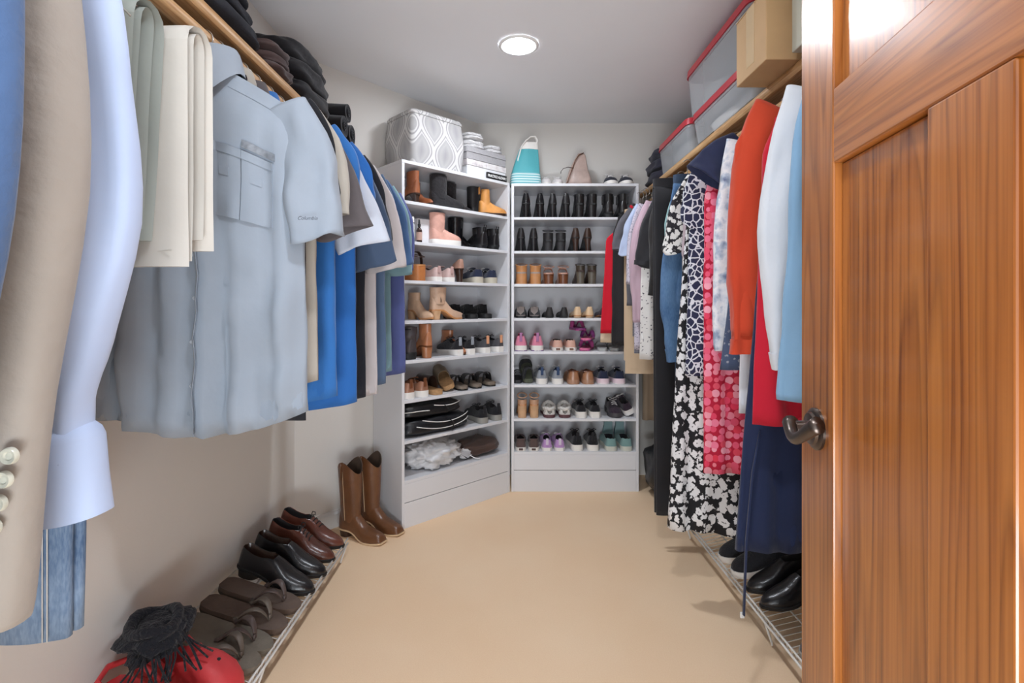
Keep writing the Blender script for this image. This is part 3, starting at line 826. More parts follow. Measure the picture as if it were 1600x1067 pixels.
for px, w in ((950, 'left'), (968, 'right')):
    put('slide_sandal', '%s teal slide standing upright behind the teal slippers' % w, 'sandal', slide, (wx(px, 3.50), 3.485, ZS[7]+.183), 0, 'slides on the bottom shelf', rot=(R(-86), 0, 0), foot=mat('pale_teal_foam', (148, 178, 180), rough=.7), strap=tea, L=.178, W=.070, th=.02)

# ---------------------------------------------------------------- shoes and bottles in the left cabinet
def lk(px, row, d=.012): return LP(px, d, ZS[row]+E)
def lpair(row, name, desc, cat, builder, pxs, d=.012, drz=(0, 0), words=('left', 'right'), **kw):
    return pair(name, desc, cat, builder, (lk(pxs[0], row, d), lk(pxs[1], row, d)), (LC_ang+drz[0], LC_ang+drz[1]), 'shoes on the %s shelf of the left cabinet' % ORD[row], words=words, **kw)
def lside(row, name, label, cat, builder, px, d=.07, drz=0.0, **kw):
    """shoe standing sideways, toe to the right; px = its heel"""
    return put(name, label, cat, builder, lk(px, row, d), LC_ang-math.pi/2+drz, 'shoes on the %s shelf of the left cabinet' % ORD[row], **kw)
# top shelf
put('ankle_boot', 'brown leather ankle boot with its toe forward, left cabinet top shelf', 'shoe', bootie, LP(640, .255, ZS[0]+E), LC_ang+math.pi, 'shoes on the top shelf of the left cabinet', up=cog, sole=dkbrn, heel=.03, shaft=.11, L=.23, W=.062)
put('ankle_boot', 'brown leather ankle boot with its heel forward, left cabinet top shelf', 'shoe', bootie, LP(653, .02, ZS[0]+E), LC_ang, 'shoes on the top shelf of the left cabinet', up=cog, sole=dkbrn, heel=.045, shaft=.12, L=.235, W=.066, kind='stiletto', taper=.5)
shear = fab((40, 38, 40), 'black_shearling', bump=.6, bscale=50)
lside(0, 'shearling_boot', 'black shearling boot, left of two on the left cabinet top shelf', 'boot', bootie, 673, d=.07, drz=-.03, up=shear, sole=rubk, heel=0, th=.018, shaft=.165, L=.235, W=.098, out='round', rx=(.42, .44), ry=(.215, .225))
lside(0, 'shearling_boot', 'black shearling boot, middle of the left cabinet top shelf', 'boot', bootie, 690, d=.185, drz=.0, up=shear, sole=rubk, heel=0, th=.018, shaft=.165, L=.235, W=.098, out='round', rx=(.42, .44), ry=(.215, .225))
lside(0, 'suede_boot', 'plain black suede boot behind the camel boot, left cabinet top shelf', 'boot', bootie, 733, d=.19, drz=.0, up=blkm, sole=rubk, heel=.02, th=.012, shaft=.160, L=.16, W=.09, out='round', rx=(.42, .44), ry=(.26, .27))
lside(0, 'suede_boot', 'camel suede ankle boot with pull strap, left cabinet top shelf', 'boot', bootie, 749, d=.085, drz=-.35, up=camel, sole=dkbrn, heel=0, th=.014, shaft=.145, L=.18, W=.085, out='round', rx=(.36, .33), ry=(.18, .15), pull=camel)
# second shelf
t = thing('spray_bottle', 'small white spray bottle on the left cabinet second shelf', 'bottle', LP(643, .05, ZS[1]+E))
MB().lathe([(.016, 0), (.0165, .006), (.0165, .095), (.012, .104), (.009, .108)], 18).build('bottle_body', mat('frosted_plastic', (214, 216, 218), rough=.35), t, smooth=True, auto=40)
MB().lathe([(.0145, .1085), (.0145, .135), (.013, .138)], 18).build('cap', rubw, t, smooth=True, auto=40)
t = thing('dropper_bottle', 'tiny brown glass bottle with pink label, left cabinet second shelf', 'bottle', LP(655, .03, ZS[1]+E))
MB().lathe([(.015, 0), (.016, .004), (.016, .066), (.010, .078), (.0065, .082), (.0065, .086)], 18).build('bottle_body', mat('amber_glass', (52, 34, 30), rough=.12), t, smooth=True, auto=40)
MB().lathe([(.0164, .012), (.0164, .056)], 18, cap0=False, cap1=False).build('paper_label', mat('dusty_pink_paper', (190, 156, 142), rough=.7), t, smooth=True)
MB().lathe([(.0085, .0862), (.0085, .100), (.0055, .103), (.0048, .122), (.003, .126)], 14).build('dropper_cap', rubk, t, smooth=True, auto=40)
t = thing('white_carton', 'tall white cardboard carton behind the bottles, left cabinet second shelf', 'box', LP(663, .075, ZS[1]+E), LC_ang)
cm = mat('white_card', (226, 226, 228), rough=.6, var=.01)
MB().box(-.045, .035, 0, .06, 0, .140).build('carton_body', cm, t, bevel=.001); MB().box(-.044, .034, .001, .059, .1402, .1415).build('lid_flap', cm, t)
pinkb = leather((216, 164, 148), .6, 'blush_suede')
lside(1, 'rain_boot', 'blush boot with white rubber foot, left cabinet second shelf', 'boot', bootie, 673, d=.06, drz=-.05, up=pinkb, sole=rubw, heel=0, th=.030, shaft=.150, L=.20, W=.086, out='round', rx=(.37, .41), ry=(.22, .25))
lside(1, 'rain_boot', 'shiny black tall boot, left cabinet second shelf', 'boot', bootie, 703, d=.175, drz=0, up=patent, sole=rubk, heel=.025, th=.010, shaft=.155, L=.20, W=.094, rx=(.45, .52), ry=(.22, .25))
lpair(1, 'chelsea_boot', 'black chelsea boot with pull tabs, left cabinet second shelf', 'boot', bootie, (758, 777), d=.03, drz=(0, 0), up=blk, sole=rubk, heel=.022, th=.012, shaft=.10, L=.255, W=.09, pull=blk, gore=blkm)
# third shelf
put('wedge_sandal', 'tan wedge sandal with dark crossed straps, left cabinet third shelf', 'shoe', heel_sandal, LP(659, .02, ZS[2]+E), LC_ang, 'shoes on the third shelf of the left cabinet', foot=tan, strap=dkbrn, heel_m=leather((184, 116, 66), .35), heel=.080, W=.092, wedge=True, straps=((.5, .72, .055), (.2, .3, .075)), ankle=.05)
lpair(2, 'canvas_sneaker', 'pale pink sneaker with white sole, left cabinet third shelf', 'shoe', sneaker, (686, 706), up=leather((204, 176, 170), .5), sole=rubw, lace=lacew, W=.085, collar=.054, style='flat', tab=leather((190, 156, 150), .5))
put('pump', 'taupe pointed pump standing alone, left cabinet third shelf', 'shoe', pump, LP(722, .015, ZS[2]+E), LC_ang, 'shoes on the third shelf of the left cabinet', up=rose, sole=dkbrn, heel=.075, W=.072, taper=.7, kind='block', heel_m=dkbrn, collar=.055)
lpair(2, 'sneaker', 'navy sneaker with beige sole, right end of the left cabinet third shelf', 'shoe', sneaker, (749, 771), drz=(-.25, -.25), up=knitn, sole=mat('beige_foam', (196, 188, 170), rough=.6), lace=lacew, W=.09, L=.25, collar=.056)
# fourth shelf
put('ankle_boot', 'beige ankle boot with its pale toe forward, left cabinet fourth shelf', 'boot', bootie, LP(640, .255, ZS[3]+E), LC_ang+math.pi, 'shoes on the fourth shelf of the left cabinet', up=leather((206, 170, 140), .5), sole=tan, heel=.045, shaft=.10, L=.235, W=.064, heel_m=wood_heel)
lside(3, 'ankle_boot', 'beige ankle boot with side zip and block heel, left cabinet fourth shelf', 'boot', bootie, 673, d=.065, drz=-.05, up=leather((198, 164, 138), .5), sole=tan, heel=.048, shaft=.125, L=.225, W=.085, heel_m=wood_heel, zipm=dkbrn, rx=(.42, .46), ry=(.2, .23))
fz = fab((22, 22, 24), 'black_plush', bump=.8, bscale=90)
for k, (px, a, w, d) in enumerate(((720, -.3, 'leftmost', .03), (741, -.3, 'middle', .03), (763, -.3, 'rightmost', .03))):
    put('mule_slipper', '%s of three black plush slippers, left cabinet fourth shelf' % w, 'slipper', mule, LP(px, d, ZS[3]+E), LC_ang+a, 'plush slippers on the fourth shelf', up=fz, sole=rubk, lining=fz, L=.235, W=.084, th=.026, h=.062)
# fifth shelf
put('slouch_boot', 'dark grey slouchy boot at the left end, left cabinet fifth shelf', 'boot', bootie, LP(645, .02, ZS[4]+E), LC_ang-.05, 'shoes on the fifth shelf of the left cabinet', up=leather((66, 60, 62), .5), sole=rubk, heel=.03, shaft=.135, L=.22, W=.095, slouch=1.0, rx=(.42, .46), ry=(.2, .24))
put('ankle_boot', 'cognac ankle boot with slim block heel, left cabinet fifth shelf', 'boot', bootie, LP(671, .02, ZS[4]+E), LC_ang-.1, 'shoes on the fifth shelf of the left cabinet', up=leather((184, 122, 86), .38), sole=brn, heel=.06, shaft=.120, L=.23, W=.076, heel_m=leather((176, 116, 78), .45))
put('ankle_boot', 'cognac boot with its rounded toe forward, left cabinet fifth shelf', 'boot', bootie, LP(692, .262, ZS[4]+E), LC_ang+math.pi-.05, 'shoes on the fifth shelf of the left cabinet', up=leather((184, 122, 86), .38), sole=brn, heel=.03, shaft=.10, L=.235, W=.070, heel_m=leather((176, 116, 78), .45))
lpair(4, 'sneaker', 'black running sneaker with grey collar, left cabinet fifth shelf', 'shoe', sneaker, (719, 738), drz=(-.12, -.1), up=knitk, sole=rubw, lace=lacek, W=.080, L=.25, collar=.062, lining=knitk, tab=knitg)
lpair(4, 'sneaker', 'charcoal running sneaker with peach heel tab, left cabinet fifth shelf', 'shoe', sneaker, (762, 783), drz=(-.08, -.03), up=greyk, sole=rubw, lace=lacek, W=.082, L=.25, collar=.062, lining=knitk, tab=fab((224, 160, 122), 'peach_tab'))
# sixth shelf
lpair(5, 'sneaker', 'brown leather sneaker with white sole, left cabinet sixth shelf', 'shoe', sneaker, (642, 664), up=leather((158, 112, 88), .45), sole=rubw, lace=None, W=.088, collar=.062, tab=brn, topm=brn, lining=brn)
olv = leather((122, 106, 84), .6, 'olive_nubuck')
put('slide_sandal', 'wide olive slide tipped over its mate, left cabinet sixth shelf', 'sandal', slide, LP(703, .06, ZS[5]+.014), 0, 'olive slides on the sixth shelf', rot=(R(12), R(-20), LC_ang-.45), foot=cork, strap=olv, L=.235, W=.095, th=.028, straps=((.36, .90, .062),))
put('slide_sandal', 'olive slide under its mate, left cabinet sixth shelf', 'sandal', slide, LP(686, .02, ZS[5]+E), LC_ang-.05, 'olive slides on the sixth shelf', foot=cork, strap=dkbrn, L=.235, W=.09, th=.026, straps=((.30, .85, .075),))
for k, (px, a, w) in enumerate(((725, -.3, 'leftmost'), (747, -.3, 'middle'), (769, -.3, 'rightmost'))):
    put('strap_sandal', '%s black strap sandal on the left cabinet sixth shelf' % w, 'sandal', slide, LP(px, .03, ZS[5]+E), LC_ang+a, 'black sandals on the sixth shelf', foot=mat('taupe_footbed', (126, 112, 98), rough=.7), strap=blkm, L=.225, W=.082, th=.026, straps=((.55, .85, .045), (.30, .42, .055)), skew=.06, sole2=rubk)
# seventh shelf sneakers
lpair(6, 'sneaker', 'black and grey trail sneaker, right end of the left cabinet seventh shelf', 'shoe', sneaker, (757, 779), drz=(-.25, -.25), up=knitk, sole=mat('grey_foam', (150, 148, 142), rough=.6), lace=lacek, W=.085, L=.25, collar=.064, tab=knitk)

# ---------------------------------------------------------------- bags in the left cabinet
def lump(name, par, m, sx, sy, sz, amp=.1, freq=3.0, seed=0, p=2.6, flat=True, nu=36, nv=20, fine=0.0):
    b = MB(); rings = []
    for i in range(nv+1):
        v = -math.pi/2 + math.pi*i/nv; ring = []
        for j in range(nu):
            u = 2*math.pi*j/nu
            cv, sv, cu, su = math.cos(v), math.sin(v), math.cos(u), math.sin(u)
            f = lambda c: math.copysign(abs(c)**(2/p), c)
            x, y, z = f(cv)*f(cu), f(cv)*f(su), f(sv)
            d = 1+amp*noise.noise(Vector((x*freq+seed*7.1, y*freq+seed*3.3, z*freq+seed)))
            if fine: d += fine*abs(noise.noise(Vector((x*freq*3+seed, y*freq*3, z*freq*3))))
            x, y, z = x*d*sx, y*d*sy, (z*d+1)*sz
            if flat: z = max(z, 0.0)
            ring.append((x, y, z))
        rings.append(ring)
    b.loft(rings, True, True, True)
    return b.build(name, m, par, smooth=True)
nyl = mat('black_nylon', (26, 27, 31), rough=.42, var=.1, bump=.5, bscale=22)
pipew = mat('white_piping', (230, 228, 224), rough=.5, var=0)
def soft_bag(label, px0, px1, d, z, h, pip):
    a, b_ = lu(px0, d), lu(px1, d); w = (b_-a)/2
    p = LC_A + Ln*(d+.085) + Le*((a+b_)/2)
    t = thing('travel_bag', label, 'bag', (p.x, p.y, z), LC_ang, 'black bags on the seventh shelf')
    lump('bag_body', t, nyl, w, .085, h/2, amp=.14, freq=2.2, seed=px0*.01, p=3.6)
    for (u0, u1, zz, sag) in pip:
        m = MB(); pts = []
        for k in range(13):
            q = k/12; x = lerp(u0, u1, q)*w
            yy = -.088*(max(0, 1-abs(x/w)**3.6))**(1/3.6)*1.02-.003
            pts.append((x, yy, zz*h - sag*math.sin(q*math.pi)))
        m.tube(pts, .0026, 6); m.build('piping', pipew, t, smooth=True)
    m = MB(); m.tube([(w*.25, -.093, h*.75), (w*.35, -.103, h*.5), (w*.3, -.10, h*.15)], .008, 6, flat=.3); m.build('strap', nyl, t, smooth=True)
soft_bag('black nylon bag with two white piping curves, bottom of the seventh shelf pile', 634, 738, .012, ZS[6]+E, .095, ((-.55, .92, .95, .028), (-.7, .95, .62, .030)))
soft_bag('slim black nylon bag with white piping lying on the other bag', 633, 726, .02, ZS[6]+.0975, .078, ((-.95, -.25, .52, -.004), (-.1, .92, .85, .012)))
t = thing('plastic_bag', 'crumpled white plastic bag on the left cabinet bottom shelf', 'bag', LP(674, .15, ZS[7]+E), LC_ang)
mpl = mat('milky_plastic_film', (226, 226, 228), rough=.28, var=.06, vscale=9, bump=.8, bscale=16, alpha=.93)
lump('bag_body', t, mpl, .155, .115, .07, amp=.28, freq=2.6, seed=3, p=2.4, nu=64, nv=36, fine=.35)
m = MB(); m.loft([[(.14+.03*math.cos(a)+.012*math.cos(3*a), -.05+.02*math.sin(a), .05), (.19+.045*math.cos(a)+.015*math.cos(4*a+1), -.085+.015*math.sin(a), .04+.03*math.sin(a))] for a in [2*math.pi*k/18 for k in range(19)]], False)
m.build('knotted_end', mpl, t, smooth=True)
t = thing('drawstring_bag', 'dark brown cloth shoe bag on the left cabinet bottom shelf', 'bag', LP(746, .13, ZS[7]+E), LC_ang)
mbb = fab((84, 66, 60), 'brown_flannel', bump=.5, bscale=30)
lump('bag_body', t, mbb, .135, .095, .052, amp=.3, freq=1.9, seed=9, p=2.5)
m = MB(); m.tube([(-.13, -.075, .03), (-.11, -.102, .014), (-.09, -.108, .006), (-.075, -.112, .004)], .003, 6); m.build('drawstring', lacew, t, smooth=True)
# ---------------------------------------------------------------- cloth patterns
def vor(nt, vec, scale, feat='F1', rand=1.0):
    v = nt.nodes.new('ShaderNodeTexVoronoi'); v.feature = feat
    v.inputs['Scale'].default_value = scale; v.inputs['Randomness'].default_value = rand
    nt.links.new(vec, v.inputs['Vector']); return v
def warp(nt, tc, amt=.02, scale=18):
    n = nt.nodes.new('ShaderNodeTexNoise'); n.inputs['Scale'].default_value = scale
    nt.links.new(tc.outputs['Object'], n.inputs['Vector'])
    s = nt.nodes.new('ShaderNodeVectorMath'); s.operation = 'SCALE'; s.inputs['Scale'].default_value = amt
    nt.links.new(n.outputs['Color'], s.inputs[0])
    a = nt.nodes.new('ShaderNodeVectorMath'); a.operation = 'ADD'
    nt.links.new(tc.outputs['Object'], a.inputs[0]); nt.links.new(s.outputs[0], a.inputs[1])
    return a.outputs[0]
def giraffe_b(nt, tc):
    v = vor(nt, warp(nt, tc, .02, 22), 40, 'DISTANCE_TO_EDGE')
    return ramp(nt, v.outputs['Distance'], [(0.0, (214, 216, 222)), (.065, (214, 216, 222)), (.095, (46, 48, 74)), (1, (40, 42, 68))])
def flowers(bg, fg, scale, r=.40, eye=None, w=.02):
    def f(nt, tc):
        vec = warp(nt, tc, w, 40)
        v = vor(nt, vec, scale)
        n = nt.nodes.new('ShaderNodeTexNoise'); n.inputs['Scale'].default_value = scale*3.2; nt.links.new(tc.outputs['Object'], n.inputs['Vector'])
        d = mth(nt, 'ADD', v.outputs['Distance'], mth(nt, 'MULTIPLY', mth(nt, 'SUBTRACT', n.outputs[0], .5), .55))
        st = [(0.0, eye or fg), (.06, eye or fg), (.09, fg), (r, fg), (r+.06, bg), (1, bg)]
        return ramp(nt, d, st)
    return f
def dots_b(nt, tc):
    v = vor(nt, tc.outputs['Object'], 38, 'F1', .55)
    c = nt.nodes.new('ShaderNodeSeparateColor'); nt.links.new(v.outputs['Color'], c.inputs[0])
    col = ramp(nt, c.outputs[0], [(0, (228, 60, 92)), (.35, (240, 120, 150)), (.6, (246, 168, 184)), (.8, (222, 40, 66)), (1, (240, 140, 160))])
    k = ramp(nt, v.outputs['Distance'], [(.54, (0, 0, 0)), (.58, (255, 255, 255))])
    return mixc(nt, k, col, (186, 30, 58))
def plaid(base, line, sc=22.0, axes=(0, 2), wl=.16):
    def f(nt, tc):
        sp = nt.nodes.new('ShaderNodeSeparateXYZ'); nt.links.new(tc.outputs['Object'], sp.inputs[0])
        tot = None
        for a in axes:
            fr = mth(nt, 'FRACT', mth(nt, 'MULTIPLY', sp.outputs[a], sc))
            q = mth(nt, 'LESS_THAN', fr, wl)
            tot = q if tot is None else mth(nt, 'ADD', tot, q)
        return mixc(nt, mth(nt, 'MULTIPLY', tot, .5), base, line)
    return f
def splash(cols, scale=9, det=3):
    def f(nt, tc):
        n = nt.nodes.new('ShaderNodeTexNoise'); n.inputs['Scale'].default_value = scale; n.inputs['Detail'].default_value = det
        nt.links.new(tc.outputs['Object'], n.inputs['Vector'])
        k = len(cols)
        return ramp(nt, n.outputs[0], [(.32+.36*i/(k-1), c) for i, c in enumerate(cols)])
    return f
def denim(name, a, b_):
    def f(nt, tc):
        n = nt.nodes.new('ShaderNodeTexNoise'); n.inputs['Scale'].default_value = 7; n.inputs['Detail'].default_value = 5
        nt.links.new(tc.outputs['Object'], n.inputs['Vector'])
        n2 = nt.nodes.new('ShaderNodeTexNoise'); n2.inputs['Scale'].default_value = 1
        nt.links.new(mapping(nt, tc, (260, 260, 60)), n2.inputs['Vector'])
        x = ramp(nt, n.outputs[0], [(.35, a), (.65, b_)])
        y = ramp(nt, n2.outputs[0], [(.35, a), (.65, b_)])
        return mixc(nt, .4, x, y)
    return ramp_mat(name, f, bump=.3)
P_gir = ramp_mat('giraffe_print', giraffe_b)
P_flo = ramp_mat('black_white_floral', flowers((34, 33, 36), (226, 225, 226), 34, .49, (120, 118, 120)))
P_flo2 = ramp_mat('black_white_small_floral', flowers((44, 42, 46), (222, 220, 216), 42, .52))
P_dot = ramp_mat('pink_dot_print', dots_b)
P_wbf = ramp_mat('white_blue_floral', splash([(146, 162, 186), (216, 220, 228), (236, 236, 238), (176, 190, 208), (112, 124, 156)], 16, 4))
P_spk = ramp_mat('speckled_white', flowers((222, 218, 214), (86, 80, 88), 60, .20))
P_seq = ramp_mat('grey_sequin_lace', flowers((196, 188, 200), (140, 136, 150), 90, .3))
P_gpl = ramp_mat('grey_glen_check', plaid((132, 130, 138), (96, 95, 104), 70, (0, 2), .35))
P_cpl = ramp_mat('cream_check', plaid((226, 224, 214), (196, 202, 192), 22, (0, 2), .4))
P_dfl = ramp_mat('speckled_denim', flowers((74, 86, 112), (146, 150, 160), 55, .18))
D_mid = denim('mid_denim', (64, 96, 136), (96, 128, 164)); D_drk = denim('dark_denim', (50, 64, 84), (72, 88, 108)); D_lgt = denim('washed_denim', (78, 104, 138), (138, 160, 186))

# ---------------------------------------------------------------- garment builders
# local frame: hanger apex at the origin, garment hangs in the XZ plane, front towards -y
class Body:
    """surface of a hanging garment; pt(x, v, side) gives a point of its front (side=-1) or back (+1)"""
    def __init__(s, sw=.22, hw=.24, hem=.25, length=.75, thick=.036, drop=.085, seed=0, amp=.010, nf=3, hemc=0.0, neck=.05, top=0.0, flare_pow=1.0, shift=0.0, waist=None, tilt=0.0, pleat=0.0):
        s.__dict__.update(locals()); r = random.Random(seed*131+5)
        s.ph = [(r.uniform(1.6, 1.8+nf*1.5), r.uniform(0, 6.28), r.uniform(-1.2, 1.2), r.uniform(.5, 1)) for _ in range(4)]
        s.ph2 = [(r.uniform(1.6, 1.8+nf*1.5), r.uniform(0, 6.28), r.uniform(-1.2, 1.2), r.uniform(.5, 1)) for _ in range(4)]
    def a(s, v):
        if v < .14: q = v/.14; return lerp(s.sw, s.hw, q*q*(3-2*q))
        if s.waist and v > .14:
            q = (v-.14)/.86
            return lerp(s.hw, s.hem, q**s.flare_pow) - s.waist*math.sin(min(1, q*1.6)*math.pi)
        return lerp(s.hw, s.hem, ((v-.14)/.86)**s.flare_pow)
    def b(s, v, x):
        q = min(1, v/.12); t = lerp(.010, s.thick, q*q*(3-2*q))
        return t + s.neck*math.exp(-(x/.075)**2)*max(0, 1-v/.10)**1.2*.8
    def fold(s, x, v, side):
        P = s.ph if side < 0 else s.ph2
        e = max(0, (v-.03))**.6
        f = sum(w*(1-2*abs(math.sin(.5*(k*math.pi*x/s.hw + p + sk*v*2)))**1.3) for k, p, sk, w in P)/1.9
        n = noise.noise(Vector((x*7+s.seed*3.7, v*5, side*2.0+s.seed)))*.8
        n += noise.noise(Vector((x*17+s.seed*1.7, v*13+3, side*3.0+s.seed)))*.6
        if s.pleat: n += s.pleat/s.amp*(.5-abs(math.sin(x*62+.8*math.sin(v*7+s.seed)+v*2)))*max(0, min(1, (v-.045)/.03))*max(.25, 1-v/.45)/max(e, .12)
        return s.amp*e*(f+n)
    def pt(s, x, v, side, off=0.0):
        a = s.a(v); c = min(1.0, abs(x)/a)**(1/.85); si = math.sqrt(max(0, 1-c*c))**.6
        y = side*s.b(v, x)*si
        y += s.fold(x, v, side)*min(1, si*1.6)
        y = y + (off*side)
        zt = s.top - s.drop*(min(1, abs(x)/s.sw))**1.35
        zh = -s.length + s.hemc*(x/s.hem)**2 + s.tilt*x
        z = lerp(zt, zh, v)
        return (x + s.shift*v + .004*noise.noise(Vector((v*6, s.seed*1.3, side))), y, z)
    def build(s, name, par, m, M=30, N=64):
        b = MB(); rings = []
        for i in range(M+1):
            v = (i/M); v = v*v*.35+v*.65; a = s.a(v); ring = []
            for k in range(N):
                u = 2*math.pi*k/N; cu = math.cos(u)
                x = a*math.copysign(abs(cu)**.85, cu)
                ring.append(s.pt(x, v, -1 if math.sin(u) < 0 else 1))
            rings.append(ring)
        # the inside of the hem
        for v, k in ((1.0, .90), (.90, .86), (.80, .80)):
            a = s.a(v)*.985; ring = []
            for q in range(N):
                u = 2*math.pi*q/N; cu = math.cos(u); x = a*math.copysign(abs(cu)**.85, cu)
                p = s.pt(x, v, -1 if math.sin(u) < 0 else 1); ring.append((p[0]*.992, p[1]*k, p[2]+.0005))
            rings.append(ring)
        b.loft(rings, True, False, True)
        return b.build(name, m, par, smooth=True)
    def patch(s, name, par, m, x0, x1, v0, v1, off=.0016, nx=8, nv=8, side=-1, bev=.0, vf=None):
        b = MB(); A = []; B = []
        for i in range(nv+1):
            for j in range(nx+1):
                x = lerp(x0, x1, j/nx); v = lerp(v0, v1, i/nv)
                if vf: v += vf(j/nx)*(i/nv)
                A.append(s.pt(x, v, side, off)); B.append(s.pt(x, v, side, -.0006))
        n = nx+1; fa = []
        for i in range(nv):
            for j in range(nx): fa.append((i*n+j, i*n+j+1, (i+1)*n+j+1, (i+1)*n+j))
        edge = [j for j in range(nx+1)] + [i*n+nx for i in range(1, nv+1)] + [nv*n+j for j in range(nx-1, -1, -1)] + [i*n for i in range(nv-1, 0, -1)]
        K = len(A); V = A+B
        fs = fa + [(e, edge[(q+1) % len(edge)], edge[(q+1) % len(edge)]+K, e+K) for q, e in enumerate(edge)]
        b.add(V, fs)
        return b.build(name, m, par, smooth=True, auto=50)

def sleeve(par, m, path, hw, th, seed=0, name='sleeve', amp=.006, n=28, cuff=None, cuffm=None, openamp=0.0, wr=5.0):
    """path: list of centre points; hw / th: in-plane half width and half thickness (lists over the path)"""
    pts = [Vector(p) for p in path]
    # resample
    K = 22; P = []; Hw = []; Th = []
    for i in range(K+1):
        s = i/K*(len(pts)-1); a = min(int(s), len(pts)-2); f = s-a
        p0 = pts[max(a-1, 0)]; p1 = pts[a]; p2 = pts[a+1]; p3 = pts[min(a+2, len(pts)-1)]
        P.append(0.5*((2*p1)+(p2-p0)*f+(2*p0-5*p1+4*p2-p3)*f*f+(3*p1-p0-3*p2+p3)*f**3))
        q = i/K*(len(hw)-1); a = min(int(q), len(hw)-2); Hw.append(lerp(hw[a], hw[a+1], q-a))
        q = i/K*(len(th)-1); a = min(int(q), len(th)-2); Th.append(lerp(th[a], th[a+1], q-a))
    rr = random.Random(seed*17+3); ph = [rr.uniform(0, 6.28) for _ in range(6)]
    def ring(i, k=1.0, back=0.0, fl=0.0):
        a = P[max(i-1, 0)]; c = P[min(i+1, K)]; t = (c-a).normalized()
        u = Vector((0, 1, 0)).cross(t)
        u = u.normalized() if u.length > 1e-4 else Vector((1, 0, 0))
        w = t.cross(u); s = i/K; out = []
        for j in range(n):
            an = 2*math.pi*j/n; cu, su = math.cos(an), math.sin(an)
            f = amp*(min(1, s*3))*(1.3*(.6-abs(math.sin(1.0*an+ph[0]+s*1.6)))+ .8*(.6-abs(math.sin(2*an+ph[1]-s*2.4))) + 1.0*noise.noise(Vector((cu*1.5+seed, su*1.5, s*wr))))
            rx = Hw[i]*math.copysign(abs(cu)**.9, cu)*k + f*cu*.6; ry = Th[i]*math.copysign(abs(su)**.75, su)*k + f*su*1.2
            q = P[i] + u*rx + w*ry - t*back + t*(fl*(math.sin(an+ph[2])*.6+math.sin(2*an+ph[3])*.4))
            out.append(tuple(q))
        return out
    rings = [ring(i, fl=openamp*max(0, i/K-.7)/.3) for i in range(K+1)]
    rings += [ring(K, .93, 0, openamp), ring(K-1, .90, .0, openamp*.8), ring(K-4, .84), ring(K-7, .7)]
    b = MB(); b.loft(rings, True, True, True)
    o = b.build(name, m, par, smooth=True)
    if cuff:
        i0 = max(0, int(K*(1-cuff))); b = MB()
        rs = [ring(i, 1.07) for i in range(i0, K+1)]; 
        rs = [ring(i0, .98)]+rs+[ring(K, .97), ring(K-2, .9)]
        b.loft(rs, True, False, False); b.build('cuff', cuffm or m, o, smooth=True, auto=60)
    return o, ring, K

def collar(par, m, rx=.068, ry=.055, z=.0, stand=.030, fall=.055, tip=.045, gap=.32, n=26, name='collar', ymid=0.0):
    """shirt collar with a stand, a roll and two pointed leaves; the gap faces -y"""
    b = MB(); rings = []
    for i in range(n+1):
        q = i/n; an = -math.pi/2 + gap + (2*math.pi-2*gap)*q
        cx, sy = math.cos(an), math.sin(an); e = abs(q-.5)*2
        zt = z + stand*(1-.55*e**3) ; L = fall + tip*max(0, (e-.62)/.38)**1.5
        o = .010 + .012*e
        zb = z - .012 - .018*e**2
        x, y = rx*cx, ry*sy+ymid
        def P(k, zz): return (x*(1+k), y*(1+k) - (.014*e**4), zz)
        rings.append([P(-.03, zb), P(-.05, lerp(zb, zt, .6)), P(-.03, zt), P(.03, zt+.003), P(.08+o, zt-.006), P(.16+o*3, zt-L*.55), P(.20+o*4, zt-L), P(.17+o*4, zt-L), P(.10+o, zt-L*.5), P(.02, zt-.012), P(.015, zb)])
    b.loft(rings, True, True, True)
    return b.build(name, m, par, smooth=True, auto=55)

def crew(par, m, rx=.075, ry=.05, z=-.012, r=.008, name='neckband'):
    b = MB(); b.tube([(rx*math.cos(a), ry*math.sin(a), z-.02*max(0, -math.sin(a))) for a in [2*math.pi*k/24 for k in range(24)]], r, 8, closed=True, flat=1.4)
    return b.build(name, m, par, smooth=True)

